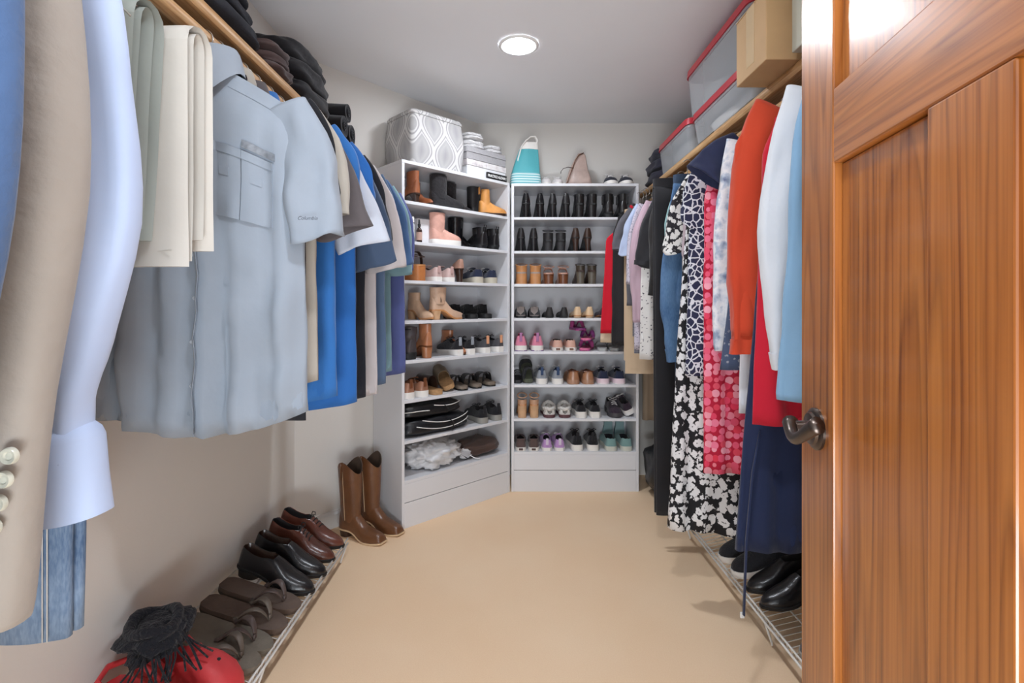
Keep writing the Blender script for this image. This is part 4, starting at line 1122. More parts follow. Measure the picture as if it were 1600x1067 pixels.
M_hw = mat('white_plastic_hanger', (228, 226, 222), rough=.3, var=0); M_hk = mat('black_plastic_hanger', (28, 28, 30), rough=.35, var=0)
M_hs = mat('galvanised_wire', (176, 172, 166), rough=.3, metal=.8, var=0); M_hwd = mat('maple_hanger', (206, 162, 122), rough=.45, var=.08, vscale=20)
M_hcl = mat('clear_plastic_hanger', (214, 210, 206), rough=.12, var=0, trans=.5)
HDROP = .052
def hanger(x, y, kind, label, rz=0.0, half=.20, slope=.075, bar=True, group='hangers'):
    z = RODZ-.0195-HDROP+.0025
    t = thing('clothes_hanger', label, 'hanger', (x, y, z), rz, group)
    hm = {'white': M_hs, 'wire': M_hs, 'black': M_hs, 'wood': M_hs, 'clear': M_hs}[kind]
    bm_ = {'white': M_hw, 'wire': M_hs, 'black': M_hk, 'wood': M_hwd, 'clear': M_hcl}[kind]
    cz = HDROP+.0195-.0025
    r = .0222
    b = MB(); pts = [(0, 0, 0), (0, 0, cz-r-.006)]
    for k in range(14):
        a = -math.pi/2 + (math.pi*1.32)*k/13
        pts.append((r*math.cos(a), 0, cz+r*math.sin(a)))
    b.tube(pts, .0019, 6); b.build('hook', hm, t, smooth=True)
    rad = {'white': .0042, 'wire': .0016, 'black': .005, 'wood': .007, 'clear': .004}[kind]
    b = MB(); b.tube([(-half, 0, -slope-.006), (-half*.55, 0, -slope*.52), (-.03, 0, -.016), (0, 0, -.008), (.03, 0, -.016), (half*.55, 0, -slope*.52), (half, 0, -slope-.006)], rad, 8)
    b.build('shoulder_bar', bm_, t, smooth=True)
    if bar:
        b = MB(); b.tube([(-half*.96, 0, -slope-.012), (-half*.9, 0, -slope-.03), (half*.9, 0, -slope-.03), (half*.96, 0, -slope-.012)], rad*.8, 8); b.build('trouser_bar', bm_, t, smooth=True)
    return t

GZ = RODZ-.0195-HDROP+.006
def short_paths(s, sw, drop, out=.10, down=.30, y0=0.0):
    S = (s*(sw-.045), y0, -drop+.012)
    return [S, (s*(sw-.005+out*.25), y0, -drop-down*.30), (s*(sw+out*.65), y0, -drop-down*.66), (s*(sw+out), y0, -drop-down)]
def long_paths(s, sw, drop, L=.58, out=.06, back=.0, end=.02):
    S = (s*(sw-.045), 0, -drop+.012)
    return [S, (s*(sw+out*.5), 0, -drop-L*.22), (s*(sw+out), back, -drop-L*.5), (s*(sw+out*.8), back, -drop-L*.76), (s*(sw+end), back, -drop-L)]

def garment(name, label, cat, m, x, y, vis, rz=0.0, sleeves='short', coll=True, hang='white', hlabel=None, group=None, seed=1, slv=None, cuff=None, cuffm=None, sl_hw=None, sl_th=None, sl_path=None, crewm=None, slm=None, openamp=.015, samp=.012, z=None, both=True, ys=.8, **bk_):
    """vis: +1 / -1 = which side of it shows (garments on the left show +x, on the right -x)"""
    t = thing(name, label, cat, (x, y, GZ if z is None else z), rz, group)
    B = Body(seed=seed, **bk_); t.scale = (1, ys, 1)
    B.build('body', t, m)
    sides = (vis, -vis) if both else (vis,)
    if sleeves == 'short':
        o = slv or (.07, .26)
        for s in sides:
            if s != vis:
                sleeve(t, slm or m, [(s*(B.sw-.075), 0, -B.drop), (s*(B.sw-.065), 0, -B.drop-o[1]*.5), (s*(B.sw-.062), 0, -B.drop-o[1])], [.05, .058, .058], [.018, B.thick*1.12, B.thick*1.12], seed=seed+s, amp=.003); continue
            sleeve(t, slm or m, sl_path or short_paths(s, B.sw, B.drop, o[0], o[1]), sl_hw or [.085, .10, .098], sl_th or [.022, .034, .036], seed=seed+s, amp=samp, openamp=openamp, cuff=cuff, cuffm=cuffm)
    elif sleeves == 'long':
        o = slv or (.05, .60)
        for s in sides:
            if s != vis:
                sleeve(t, slm or m, [(s*(B.sw-.075), 0, -B.drop), (s*(B.sw-.065), 0, -B.drop-o[1]*.5), (s*(B.sw-.062), 0, -B.drop-o[1])], [.05, .058, .05], [.018, B.thick*1.12, B.thick*1.12], seed=seed+s, amp=.003); continue
            sleeve(t, slm or m, sl_path or long_paths(s, B.sw, B.drop, o[1], o[0]), sl_hw or [.085, .085, .075, .065, .052], sl_th or [.022, .034, .036, .034, .028], seed=seed+s, amp=samp, cuff=cuff, cuffm=cuffm, wr=8)
    if coll is True: collar(t, m)
    elif coll == 'crew': crew(t, crewm or m)
    if hang: hanger(x, y, hang, hlabel or ('%s hanger holding the %s' % ({'white': 'white plastic', 'wire': 'thin wire', 'black': 'black plastic', 'wood': 'wooden', 'clear': 'clear plastic'}[hang], ' '.join(label.split()[:7]))), rz, half=min(.2, B.sw-.03), slope=B.drop*.72, group='hangers on the left rod' if x < 0 else 'hangers on the right rod')
    return t, B

def band(name, par, m, hw, zf, zb, y0=.0, r=.012, th=.006, seed=0, xo=0.0, amp=.004, bulge=.012, top=0.0, taper=0.0, gapf=.03):
    """trouser leg folded over a hanger bar: hangs down in front to zf and behind to zb"""
    path = []
    for k in range(12): path.append((-(gapf+y0) if True else 0, lerp(zf, top-.03, k/11)))
    for k in range(7):
        a = math.pi - math.pi*k/6; path.append(((gapf+y0)*math.cos(a), top-.03+(r+y0+.018)*math.sin(a)))
    for k in range(1, 12): path.append(((gapf+y0), lerp(top-.03, zb, k/11)))
    b = MB(); rings = []; n = 16; m_ = len(path)
    for i, (py, pz) in enumerate(path):
        s = i/(m_-1); d = abs(pz-top)
        w = hw*(1-taper*min(1, d/.5)); ring = []
        for j in range(n*2):
            side = 1 if j < n else -1; q = (j % n)/(n-1); xx = lerp(-w, w, q) if side > 0 else lerp(w, -w, q)
            e = math.sqrt(max(0, 1-(xx/w)**2))**.5
            f = amp*min(1, d*5)*(math.sin(xx/hw*4+seed+d*3)+noise.noise(Vector((xx*9+seed, d*5, seed))))
            out = 1 if py > 0 else -1
            t_ = (th+bulge*min(1, d*3)*.5)*e
            ring.append((xx+xo, py + (side*t_ if abs(py) > .008 else 0)*out*-1*-1 + f, pz + (side*t_ if abs(py) <= .008 else 0)))
        rings.append(ring)
    b.loft(rings, True, True, True)
    return b.build(name, m, par, smooth=True, auto=60)

def folded_trousers(name, label, m, x, y, hw, zf, zb=None, hang='white', seed=1, rz=0, xo=0, group=None, taper=0.0, m2=None, cat='trousers', gapf=.026, ys=1.0):
    z = GZ-.06
    t = thing(name, label, cat, (x, y, z), rz, group)
    zf_, zb_ = zf-z, (zb if zb else zf+.04)-z
    t.scale = (1, ys, 1)
    band('leg', t, m, hw, zf_, zb_, .012, seed=seed, xo=xo, taper=taper, gapf=gapf)
    band('leg', t, m2 or m, hw*.97, zf_+.012, zb_+.02, .0, seed=seed+3, xo=xo, taper=taper, th=.004, bulge=.004, gapf=gapf*.62)
    for k, (dy, w) in enumerate(((-(gapf+.012), hw),)):
        b = MB(); b.tube([(xo+lerp(-w, w, q/10), dy-.013, zf_+.03) for q in range(1, 10)], .0009, 4); b.build('hem_stitch', m, t)
    if hang: hanger(x, y, hang, '%s hanger holding the %s' % ({'white': 'white plastic', 'wire': 'thin wire', 'black': 'black plastic', 'wood': 'wooden', 'clear': 'clear plastic'}[hang], ' '.join(label.split()[:7])), rz, half=.085, slope=.05, group='hangers on the left rod' if x < 0 else 'hangers on the right rod')
    return t

def hanging_trousers(name, label, m, x, y, hw, z0, z1, rz=0, seed=1, hang='black', hem=None, group=None, cat='trousers', xo=0.0, amp=.008, thick=.03, ys=.8):
    """trousers hung by the waistband: waistband and two legs seen from the side"""
    t = thing(name, label, cat, (x, y, z0), rz, group); t.scale = (1, ys, 1)
    for k, dy in ((0, -.018), (1, .018)):
        b = MB(); rings = []; n = 36; M = 20; L = z0-z1
        for i in range(M+1):
            v = i/M; a = lerp(hw, hem or hw*.9, v); th = lerp(.016, thick*.62, min(1, v*4)); ring = []
            for j in range(n):
                u = 2*math.pi*j/n; cu, su = math.cos(u), math.sin(u)
                f = amp*v**.5*(math.sin(3*cu+seed+k*2+v*2)+noise.noise(Vector((cu*2+seed, su, v*4+k))))
                ring.append((xo+a*math.copysign(abs(cu)**.8, cu), dy+th*math.copysign(abs(su)**.7, su)+f*.6, -L*v))
            rings.append(ring)
        rings.append([(xo+(p[0]-xo)*.97, dy+(p[1]-dy)*.8, p[2]) for p in rings[-1]]); rings.append([(xo+(p[0]-xo)*.95, dy+(p[1]-dy)*.75, p[2]+.08) for p in rings[-2]])
        b.loft(rings, True, True, True); b.build('leg', m, t, smooth=True)
    b = MB(); n = 36
    b.loft([[(xo+hw*1.01*math.copysign(abs(math.cos(u))**.8, math.cos(u)), .040*math.copysign(abs(math.sin(u))**.7, math.sin(u)), z) for u in [2*math.pi*j/n for j in range(n)]] for z in (-.002, .003, .038, .040)], True, True, True)
    b.build('waistband', m, t, smooth=True, auto=50)
    if hang: hanger(x, y, hang, '%s hanger holding the %s' % ({'white': 'white plastic', 'wire': 'thin wire', 'black': 'black plastic', 'wood': 'wooden', 'clear': 'clear plastic'}[hang], ' '.join(label.split()[:7])), rz, half=.15, slope=.02, bar=False, group='hangers on the left rod' if x < 0 else 'hangers on the right rod')
    return t
def buttons(par, B, m, x, vs, r=.0058, side=-1, off=.0035, name='button'):
    out = []
    for v in vs:
        p = B.pt(x, v, side, off)
        b = MB(); n = 14; ay = side
        prof = [(.0, .0), (r, .0), (r, .0016), (r*.8, .0026), (r*.55, .0018), (.0006, .0018)]
        b.loft([[(p[0]+q*math.cos(2*math.pi*k/n), p[1]+ay*h, p[2]+q*math.sin(2*math.pi*k/n)) for k in range(n)] for q, h in prof], True, False, True)
        out.append(b.build(name, m, par, smooth=True, auto=40))
    return out
# ---------------------------------------------------------------- clothes on the left rod
GL = 'shirts on the left rod'
c_grey = fab((150, 160, 172), 'steel_grey_poplin', bump=.18)
# the big grey short-sleeved shirt that faces the room
gx, gy = RODL, 1.30
t, B = garment('button_shirt', 'steel grey short-sleeved button shirt with chest pockets facing the door', 'shirt', c_grey, gx, gy, 1, sleeves=None, coll=False, hang='white', hlabel='white plastic hanger inside the big steel grey shirt', group=GL, seed=4, ys=1.0,
               sw=.252, hw=.255, hem=.262, length=.935, thick=.040, drop=.135, amp=.027, nf=4, pleat=.0075, hemc=.055, neck=.05)
sleeve(t, c_grey, [(.210, 0, -.105), (.248, -.002, -.20), (.272, -.004, -.32), (.290, -.004, -.435)], [.052, .066, .066], [.022, .040, .046], seed=3, amp=.014, openamp=.030)
sleeve(t, c_grey, [(-.18, 0, -.115), (-.215, -.002, -.215), (-.21, -.004, -.34), (-.21, -.004, -.45)], [.055, .06, .06], [.024, .042, .046], seed=8, amp=.010, openamp=.02)
collar(t, c_grey, rx=.078, ry=.060, z=.004, stand=.034, fall=.062, tip=.075, gap=.42)
B.patch('placket', t, c_grey, -.020, .016, .03, .993, off=.0022, nx=3, nv=30)
pearl = mat('grey_pearl_button', (176, 182, 190), rough=.25, var=.1, vscale=60)
buttons(t, B, pearl, -.002, (.16, .28, .40, .52, .635, .75, .865), off=.003)
for x0, x1, lab in ((.040, .118, 'patch pocket with gusset'), (.121, .190, 'patch pocket with flap tab')):
    p_ = B.patch('pocket', t, c_grey, x0, x1, .215, .405, off=.0048, nx=7, nv=9); p_['label'] = lab
    B.patch('pocket_flap', p_, c_grey, x0-.001, x1+.001, .208, .232, off=.0068, nx=6, nv=3)
    B.patch('pocket_tab', p_, c_grey, (x0+x1)/2-.014, (x0+x1)/2+.010, .27, .292, off=.0066, nx=3, nv=3)
B.patch('logo_patch', t, mat('grey_woven_label', (136, 142, 150), rough=.7, var=.25, vscale=70), .118, .196, .178, .200, off=.004, nx=8, nv=3)
B.patch('yoke', t, c_grey, .075, .235, .012, .045, off=.002, nx=10, nv=3)
b = MB(); b.box(-.018, .018, .030, .0312, -.03, -.008); b.build('size_label', lacew, t)
# small dark wordmark printed on the sleeve hem
txt = bpy.data.curves.new('wordmark', 'FONT'); txt.body = 'Columbia'; txt.size = .0125; txt.align_x = 'CENTER'; txt.shear = .3
to = bpy.data.objects.new('wordmark', txt); C.objects.link(to)
dg = bpy.context.evaluated_depsgraph_get(); me = bpy.data.meshes.new_from_object(to.evaluated_get(dg)); bpy.data.objects.remove(to)
me.materials.append(mat('dark_print', (44, 46, 52), rough=.7, var=0))
wm = bpy.data.objects.new('sleeve_print', me); C.objects.link(wm); wm.parent = t; wm.location = (.288, -.066, -.405); wm.rotation_euler = (R(90), 0, 0)

# shirts behind it: (name, label, rgb, y, sleeve(out, down), length, extras)
LSH = [
 ('polo_shirt', 'stone grey polo shirt just behind the steel grey shirt', (176, 170, 160), 1.395, (0.028, 0.250), .845, {'hw': 0.245}),
 ('polo_shirt', 'charcoal brown polo shirt between the grey and light blue shirts', (92, 86, 88), 1.475, (0.085, 0.285), .83, {'hw': 0.190}),
 ('polo_shirt', 'bright blue polo shirt in the middle of the left rod', (52, 112, 182), 1.55, (0.010, 0.200), .915, {'hw': 0.245}),
 ('dress_shirt', 'pale grey blue short-sleeved shirt with bright sleeve', (196, 202, 214), 1.635, (0.105, 0.310), .80, {'hw': 0.190}),
 ('polo_shirt', 'second bright blue polo shirt behind the pale one', (44, 104, 178), 1.71, (0.010, 0.200), .965, {'hw': 0.255}),
 ('polo_shirt', 'slate navy polo shirt with wide short sleeves', (66, 82, 106), 1.785, (0.088, 0.360), .86, {'hw': 0.200}),
 ('polo_shirt', 'black polo shirt between slate navy and rosy grey shirts', (34, 35, 42), 1.865, (0.038, 0.260), .975, {'hw': 0.245}),
 ('button_shirt', 'rosy grey short-sleeved shirt with wide sleeves', (192, 184, 184), 1.985, (0.063, 0.360), .985, {'hw': 0.255}),
 ('polo_shirt', 'slate blue polo shirt toward the far end', (84, 104, 132), 2.10, (0.010, 0.300), .965, {'hw': 0.258}),
 ('button_shirt', 'denim blue short-sleeved shirt near the shoe cabinet', (70, 98, 138), 2.21, (0.053, 0.330), .90, {'hw': 0.210}),
 ('polo_shirt', 'dusty teal polo shirt with pale hem near the far end', (120, 150, 156), 2.32, (0.023, 0.360), .94, {'hw': 0.235}),
 ('polo_shirt', 'indigo polo shirt, last on the left rod', (84, 92, 142), 2.45, (0.010, 0.340), .965, {'hw': 0.268}),
]
for i, (nm, lab, rgb, y, so, ln, kw) in enumerate(LSH):
    garment(nm, lab, 'shirt', fab(rgb), RODL, y, 1, rz=R(2.5*math.sin(i*1.7)), slv=so, coll=True, hang='white' if i % 3 else 'wire', group=GL, seed=20+i,
            sw=min(.235, kw['hw']+.02), hw=kw['hw'], hem=kw['hw']+.01, length=ln, thick=.026, drop=.115, amp=.016, nf=3, hemc=.03, sl_th=[.02, .028, .032], sl_hw=[.07, .082, .080])
# dark hems that peek out below the grey shirt
garment('tee_shirt', 'black t-shirt whose hem peeks out under the steel grey shirt', 'shirt', fab((36, 37, 42)), RODL, 1.352, 1, ys=.5, slv=(.01, .22), coll='crew', hang='wire', group=GL, seed=51, sw=.22, hw=.235, hem=.24, length=.915, thick=.012, drop=.12, amp=.003, sl_th=[.01, .012, .012])

# foreground: white trousers, checked shirt, dress shirt, jeans, blazer, blue jacket
offw = fab((204, 200, 192), 'off_white_linen', bump=.15)
grn = fab((160, 166, 160), 'sage_grey_twill', bump=.15)
folded_trousers('folded_trousers', 'off-white trousers folded over a hanger before the grey shirt', offw, RODL, 1.05, .112, 1.262, 1.30, seed=2, xo=.036, rz=R(-4))
folded_trousers('folded_trousers', 'sage grey trousers folded over a hanger beside off-white ones', grn, RODL, .95, .118, 1.275, 1.31, seed=5, rz=R(-2), xo=-.006, taper=.25)
garment('plaid_shirt', 'cream checked short-sleeved shirt glimpsed behind the pale blue sleeve', 'shirt', P_cpl, RODL, .825, 1, ys=.7, slv=(.0, .2), coll=True, hang='wire', group=GL, seed=61, sw=.115, hw=.115, hem=.115, length=.40, thick=.018, drop=.06, amp=.005, sl_th=[.010, .018, .018], sl_hw=[.03, .035, .035])
pale = fab((180, 196, 226), 'pale_blue_oxford', bump=.12)
t, B = garment('dress_shirt', 'pale blue long-sleeved dress shirt with buttoned cuff beside the blazer', 'shirt', pale, RODL, .76, 1, sleeves=None, coll=True, hang='wire', group=GL, seed=71, ys=1.0, sw=.20, hw=.16, hem=.15, length=.82, thick=.022, drop=.09, amp=.005)
so, rg, K = sleeve(t, pale, [(0.110, 0, -.085), (0.140, .0, -.25), (0.155, .0, -.47), (0.115, .0, -.66), (0.102, .0, -.76), (0.112, .0, -.84)], [.070, .068, .070, .066, .056, .048], [.03, .036, .04, .036, .030, .028], seed=72, amp=.0095, wr=6)
b = MB(); n = 28
def cring(cx, cz, hx, hy): return [(cx+hx*math.copysign(abs(math.cos(a))**.8, math.cos(a)), hy*math.copysign(abs(math.sin(a))**.75, math.sin(a)), cz+.010*math.cos(a)) for a in [2*math.pi*k/n for k in range(n)]]
b.loft([cring(.104, -.790, .046, .026), cring(.105, -.800, .055, .036), cring(.107, -.812, .058, .039), cring(.112, -.87, .058, .039), cring(.118, -.925, .059, .040), cring(.118, -.925, .055, .036), cring(.112, -.87, .052, .033)], True)
b.build('cuff', pale, so, smooth=True, auto=60)
hanging_trousers('jeans', 'washed blue jeans hanging behind the beige blazer sleeve', D_lgt, RODL-.062, .885, .105, 1.66, .622, seed=3, hang=None, hem=.088, thick=.034)
tw = fab((206, 206, 204), 'jean_thread')
jn = [o for o in C.objects if o.name.startswith('jeans')][-1]
hanger(RODL, .885, 'wire', 'thin wire hanger holding the washed blue jeans', 0, half=.12, slope=.10, bar=False, group='hangers on the left rod')
for dx in (.060, .068):
    b = MB(); b.tube([(dx, -.0395, -.5), (dx, -.042, -.8), (dx, -.042, -1.034)], .0011, 5); b.build('seam_stitch', tw, jn, smooth=True)
bei = fab((160, 152, 143), 'beige_wool', bump=.25, bscale=40)
t, B = garment('blazer', 'beige wool blazer with four cuff buttons in the left foreground', 'blazer', bei, RODL, .625, 1, sleeves=None, coll=False, hang='wood', group=GL, seed=81, ys=1.0, sw=.20, hw=.19, hem=.19, length=.74, thick=.034, drop=.07, amp=.005)
so, rg, K = sleeve(t, bei, [(0.125, 0, -.055), (0.153, .0, -.2), (0.165, .0, -.45), (0.135, -.004, -.72), (0.123, -.006, -.92), (0.118, -.006, -.985)], [.085, .082, .084, .080, .076, .072], [.034, .046, .050, .044, .040, .038], seed=82, amp=.004, wr=3)
but = mat('horn_button', (196, 196, 182), rough=.22, var=.15, vscale=80)
for k in range(4):
    zc = -.78-.027*k; xc = .206-.0065*k
    b = MB(); nn = 20; r_ = .0098
    rec = [(0.0006, .003), (r_*.42, .003), (r_*.55, .0046), (r_*.9, .0056), (r_, .0036), (r_, 0), (r_*.3, -.002)]
    b.loft([[(xc+q*math.cos(2*math.pi*j/nn), -.040-h, zc+q*math.sin(2*math.pi*j/nn)) for j in range(nn)] for q, h in rec], True, True, True)
    b.build('button', but, so, smooth=True, auto=35)
lap = MB(); lap.tube([(.210, -.040, -.30), (.195, -.043, -.42), (.175, -.044, -.55), (.160, -.042, -.70), (.180, -.036, -.96)], .0012, 5); lap.build('sleeve_seam', bei, so, smooth=True)
b = MB(); b.loft([[(-.09, -.05, .0), (-.085, -.062, -.1), (-.03, -.062, -.3)], [(-.05, -.045, .02), (-.03, -.058, -.1), (0.0, -.058, -.3)], [(.05, -.045, .02), (.03, -.058, -.1), (0.0, -.059, -.3)], [(.09, -.05, .0), (.085, -.062, -.1), (.03, -.062, -.3)]], False); b.build('lapel', bei, t, smooth=True)
blu = fab((74, 100, 140), 'blue_melange', bump=.3, bscale=60)
t, B = garment('jacket', 'blue knit jacket at the far left edge before the blazer', 'jacket', blu, RODL, .505, 1, sleeves=None, coll='crew', hang='wood', group=GL, seed=91, ys=1.0, sw=.19, hw=.19, hem=.19, length=.70, thick=.03, drop=.07, amp=.005)
sleeve(t, blu, [(.15, 0, -.055), (.205, .0, -.2), (.217, .0, -.42), (.190, .0, -.66), (.155, .0, -.84)], [.07, .072, .07, .062, .055], [.028, .034, .034, .032, .03], seed=92, amp=.005)
# ---------------------------------------------------------------- clothes on the right rod (near to far)
GR = 'clothes on the right rod'
def rg_(name, label, cat, m, y, **kw):
    kw.setdefault('sw', .215); kw.setdefault('hw', .232); kw.setdefault('hem', .24); kw.setdefault('length', .72); kw.setdefault('thick', .026); kw.setdefault('drop', .085); kw.setdefault('amp', .014); kw.setdefault('nf', 3)
    kw.setdefault('x', RODR); kw.setdefault('hang', 'clear'); kw.setdefault('sl_th', [.018, .026, .028]); kw.setdefault('coll', 'crew')
    x = kw.pop('x')
    return garment(name, label, cat, m, x, y, -1, group=GR, **kw)
white_f = fab((214, 217, 222), 'white_fleece_cloth'); sky = fab((134, 172, 204), 'sky_blue_knit')
rg_('sweater', 'sky blue sweater hanging closest to the door', 'sweater', sky, 1.225, sleeves='long', slv=(.045, .74), seed=101, sw=.20, sl_path=[(-.16, 0, -.07), (-.20, 0, -.25), (-.215, 0, -.5), (-.235, 0, -.7), (-.245, 0, -.84)], sl_hw=[.06, .062, .06, .055, .05], length=.70)
rg_('sweatshirt', 'white long-sleeved sweatshirt between sky blue and crimson clothes', 'sweater', white_f, 1.335, sleeves='long', seed=102, sw=.21, length=.66, sl_path=[(-.14, 0, -.06), (-.185, 0, -.22), (-.21, 0, -.42), (-.205, 0, -.62), (-.195, 0, -.775)], sl_hw=[.075, .074, .068, .06, .05], sl_th=[.024, .034, .036, .034, .03], cuff=.07)
rg_('dress', 'crimson red dress between the orange top and white sweatshirt', 'dress', fab((196, 30, 52), 'crimson_crepe'), 1.435, sleeves=None, seed=103, length=.945, sw=.19, hw=.225, hem=.255, amp=.016)
navy = fab((36, 46, 78), 'deep_navy_crepe')
t, B = rg_('long_dress', 'long deep navy dress with a hanging tie belt', 'dress', navy, 1.525, sleeves=None, seed=104, length=1.34, sw=.13, hw=.16, hem=.262, amp=.016, drop=.07, flare_pow=.8)
b = MB(); b.tube([(-.200, -.03, -.98), (-.228, -.045, -1.1), (-.246, -.045, -1.3), (-.252, -.04, -1.515)], [.006, .008, .009, .009], 6, flat=.35); tb = b.build('tie_belt', navy, t, smooth=True)
b = MB(); b.box(-.258, -.247, -.034, -.026, -1.528, -1.512); b.build('belt_tip', lacew, tb, bevel=.001)
org = fab((198, 70, 42), 'burnt_orange_cotton')
rg_('long_sleeved_top', 'burnt orange long-sleeved top with sleeve toward the room', 'shirt', org, 1.60, sleeves='long', seed=105, z=GZ+.022, sw=.19, drop=.05, length=.73, sl_path=[(-.09, 0, -.03), (-.15, 0, -.16), (-.185, 0, -.40), (-.185, 0, -.62), (-.18, 0, -.785)], sl_hw=[.085, .082, .072, .062, .056], sl_th=[.026, .038, .040, .036, .034], samp=.015, cuff=.06)
rg_('button_shirt', 'plain white shirt whose hem shows below the denim hem', 'shirt', fab((230, 232, 240), 'white_poplin'), 1.675, sleeves=None, seed=106, length=.965, sw=.17, hw=.17, hem=.185, thick=.014, amp=.006)
rg_('denim_skirt', 'speckled denim skirt behind the orange sleeve', 'skirt', P_dfl, 1.725, sleeves=None, coll=False, seed=107, length=.83, sw=.13, hw=.15, hem=.225, thick=.016, amp=.006)
rg_('blouse', 'white and blue floral blouse beside the orange top', 'blouse', P_wbf, 1.785, sleeves='long', seed=108, length=.70, hw=.18, hem=.19, sw=.16, drop=.06, slv=(.05, .70), sl_hw=[.07, .062, .056, .052, .048], sl_th=[.018, .024, .026, .026, .024], sl_path=[(-.11, 0, -.05), (-.145, 0, -.2), (-.165, 0, -.42), (-.170, 0, -.62), (-.165, 0, -.77)])
rg_('cap_sleeve_top', 'navy top with a wide flared cap sleeve', 'shirt', fab((44, 50, 78), 'navy_ponte'), 1.85, sleeves='short', seed=109, length=.34, sw=.15, hw=.125, hem=.12, drop=.05, thick=.02, sl_path=[(-.10, 0, -.03), (-.16, 0, -.075), (-.20, 0, -.12), (-.225, 0, -.155)], sl_hw=[.05, .075, .085], sl_th=[.02, .034, .040], openamp=.004, hang='black')
rg_('dress', 'pink and red dotted knee-length dress', 'dress', P_dot, 1.905, sleeves=None, seed=110, length=1.235, sw=.17, hw=.21, hem=.215, amp=.012, drop=.06, thick=.022)
rg_('tiered_dress', 'navy tiered dress with a white giraffe-like print', 'dress', P_gir, 1.985, sleeves='short', seed=111, length=.885, sw=.19, hw=.235, hem=.255, amp=.018, drop=.07, slv=(.015, .24), sl_hw=[.05, .058, .062], sl_th=[.02, .028, .03], thick=.03, openamp=.02)
rg_('long_dress', 'ankle-length black dress covered in white flowers', 'dress', P_flo, 2.075, x=RODR-.01, sleeves=None, seed=112, length=1.54, sw=.17, hw=.205, hem=.285, amp=.020, drop=.07, thick=.036, flare_pow=.8, tilt=-.10)
rg_('wrap_top', 'mauve wrap top between the two floral garments', 'blouse', fab((178, 160, 166), 'mauve_jersey'), 2.15, sleeves='short', seed=113, length=.60, sw=.15, hw=.16, hem=.16, slv=(.015, .34), sl_hw=[.045, .045, .04])
rg_('ruffle_blouse', 'black and white floral blouse with ruffled short sleeve', 'blouse', P_flo2, 2.215, sleeves='short', seed=114, length=.66, sw=.165, hw=.18, hem=.19, slv=(.035, .29), sl_hw=[.05, .062, .075], sl_th=[.02, .03, .04], openamp=.035, hang='black')
rg_('denim_shirt', 'mid blue denim shirt with buttoned cuff', 'shirt', D_mid, 2.295, sleeves='long', seed=115, length=.74, coll=True, slv=(.06, .76), sw=.18, hw=.19, hem=.19, sl_path=[(-.13, 0, -.08), (-.165, 0, -.3), (-.20, 0, -.55), (-.19, 0, -.74), (-.178, 0, -.865)], sl_hw=[.07, .066, .062, .058, .052], cuff=.10, thick=.03)
hanging_trousers('jeans', 'dark denim jeans hanging behind the denim sleeve', D_drk, RODR-.03, 2.355, .15, 1.74, .56, seed=6, hang='clear', thick=.022)
rg_('camisole', 'thin mint green top squeezed before the black coat', 'blouse', fab((168, 204, 204), 'mint_satin'), 2.405, sleeves='short', seed=116, length=.62, thick=.012, amp=.004, sw=.17, hw=.18, hem=.18, slv=(.01, .40), sl_th=[.010, .012, .012], sl_hw=[.035, .035, .03])
hanging_trousers('trousers', 'long black trousers almost reaching the floor', fab((38, 37, 40), 'black_gabardine'), RODR-.075, 2.475, .165, 1.75, .175, seed=7, hang='black', hem=.155, thick=.034, amp=.006)
rg_('coat', 'black wool coat on a wooden hanger', 'coat', fab((46, 44, 44), 'black_wool'), 2.55, sleeves='long', seed=117, length=.78, sw=.18, hw=.20, hem=.2, drop=.07, hang='wood', slv=(.01, .5), sl_hw=[.05, .052, .05], coll=True)
blkc = fab((46, 45, 48), 'black_crepe')
rg_('puff_blouse', 'black blouse with a gathered elbow sleeve', 'blouse', blkc, 2.63, sleeves='short', seed=118, length=.66, sw=.18, hw=.19, hem=.19, slv=(.05, .33), sl_hw=[.055, .068, .06], sl_th=[.022, .034, .03], cuff=.08)
rg_('print_skirt', 'cream skirt with small dark speckles', 'skirt', P_spk, 2.695, sleeves=None, coll=False, seed=119, length=.90, sw=.17, hw=.21, hem=.22, x=RODR-.03, thick=.018)
rg_('satin_blouse', 'dusty pink satin blouse with long sleeve', 'blouse', fab((188, 160, 172), 'dusty_pink_satin', rough=.5), 2.755, sleeves='long', seed=120, length=.86, x=RODR-.03, sw=.17, hw=.19, hem=.2, slv=(.04, .62), sl_hw=[.05, .055, .05], thick=.022)
rg_('lace_blouse', 'grey lilac sequinned lace top', 'blouse', P_seq, 2.815, sleeves='short', seed=121, length=.86, x=RODR-.05, sw=.17, hw=.19, slv=(.03, .42), sl_hw=[.05, .052, .05], thick=.02, hem=.2)
rg_('blouse', 'pale periwinkle blouse with short sleeve', 'blouse', fab((176, 188, 214), 'periwinkle'), 2.875, sleeves='short', seed=122, length=.62, x=RODR-.05, sw=.175, hw=.19, hem=.19, slv=(.045, .25), sl_hw=[.05, .055, .055], thick=.02)
folded_trousers('folded_trousers', 'grey checked trousers folded beside the shoe cabinet', P_gpl, RODR-.075, 2.935, .15, .905, 1.0, hang='clear', seed=8, gapf=.012, ys=.7)
rg_('tee_shirt', 'charcoal t-shirt before the black dress', 'shirt', fab((96, 94, 100), 'charcoal_jersey'), 2.995, sleeves='short', seed=123, length=.62, x=RODR-.06, sw=.18, hw=.19, hem=.19, slv=(.04, .22), sl_hw=[.05, .055, .055], thick=.018)
folded_trousers('folded_trousers', 'khaki trousers folded with their wide hem showing low', fab((206, 180, 150), 'khaki_twill'), RODR-.09, 3.045, .16, .775, .85, hang='clear', seed=9, gapf=.010, ys=.7, m2=fab((30, 29, 31), 'black_twill'))
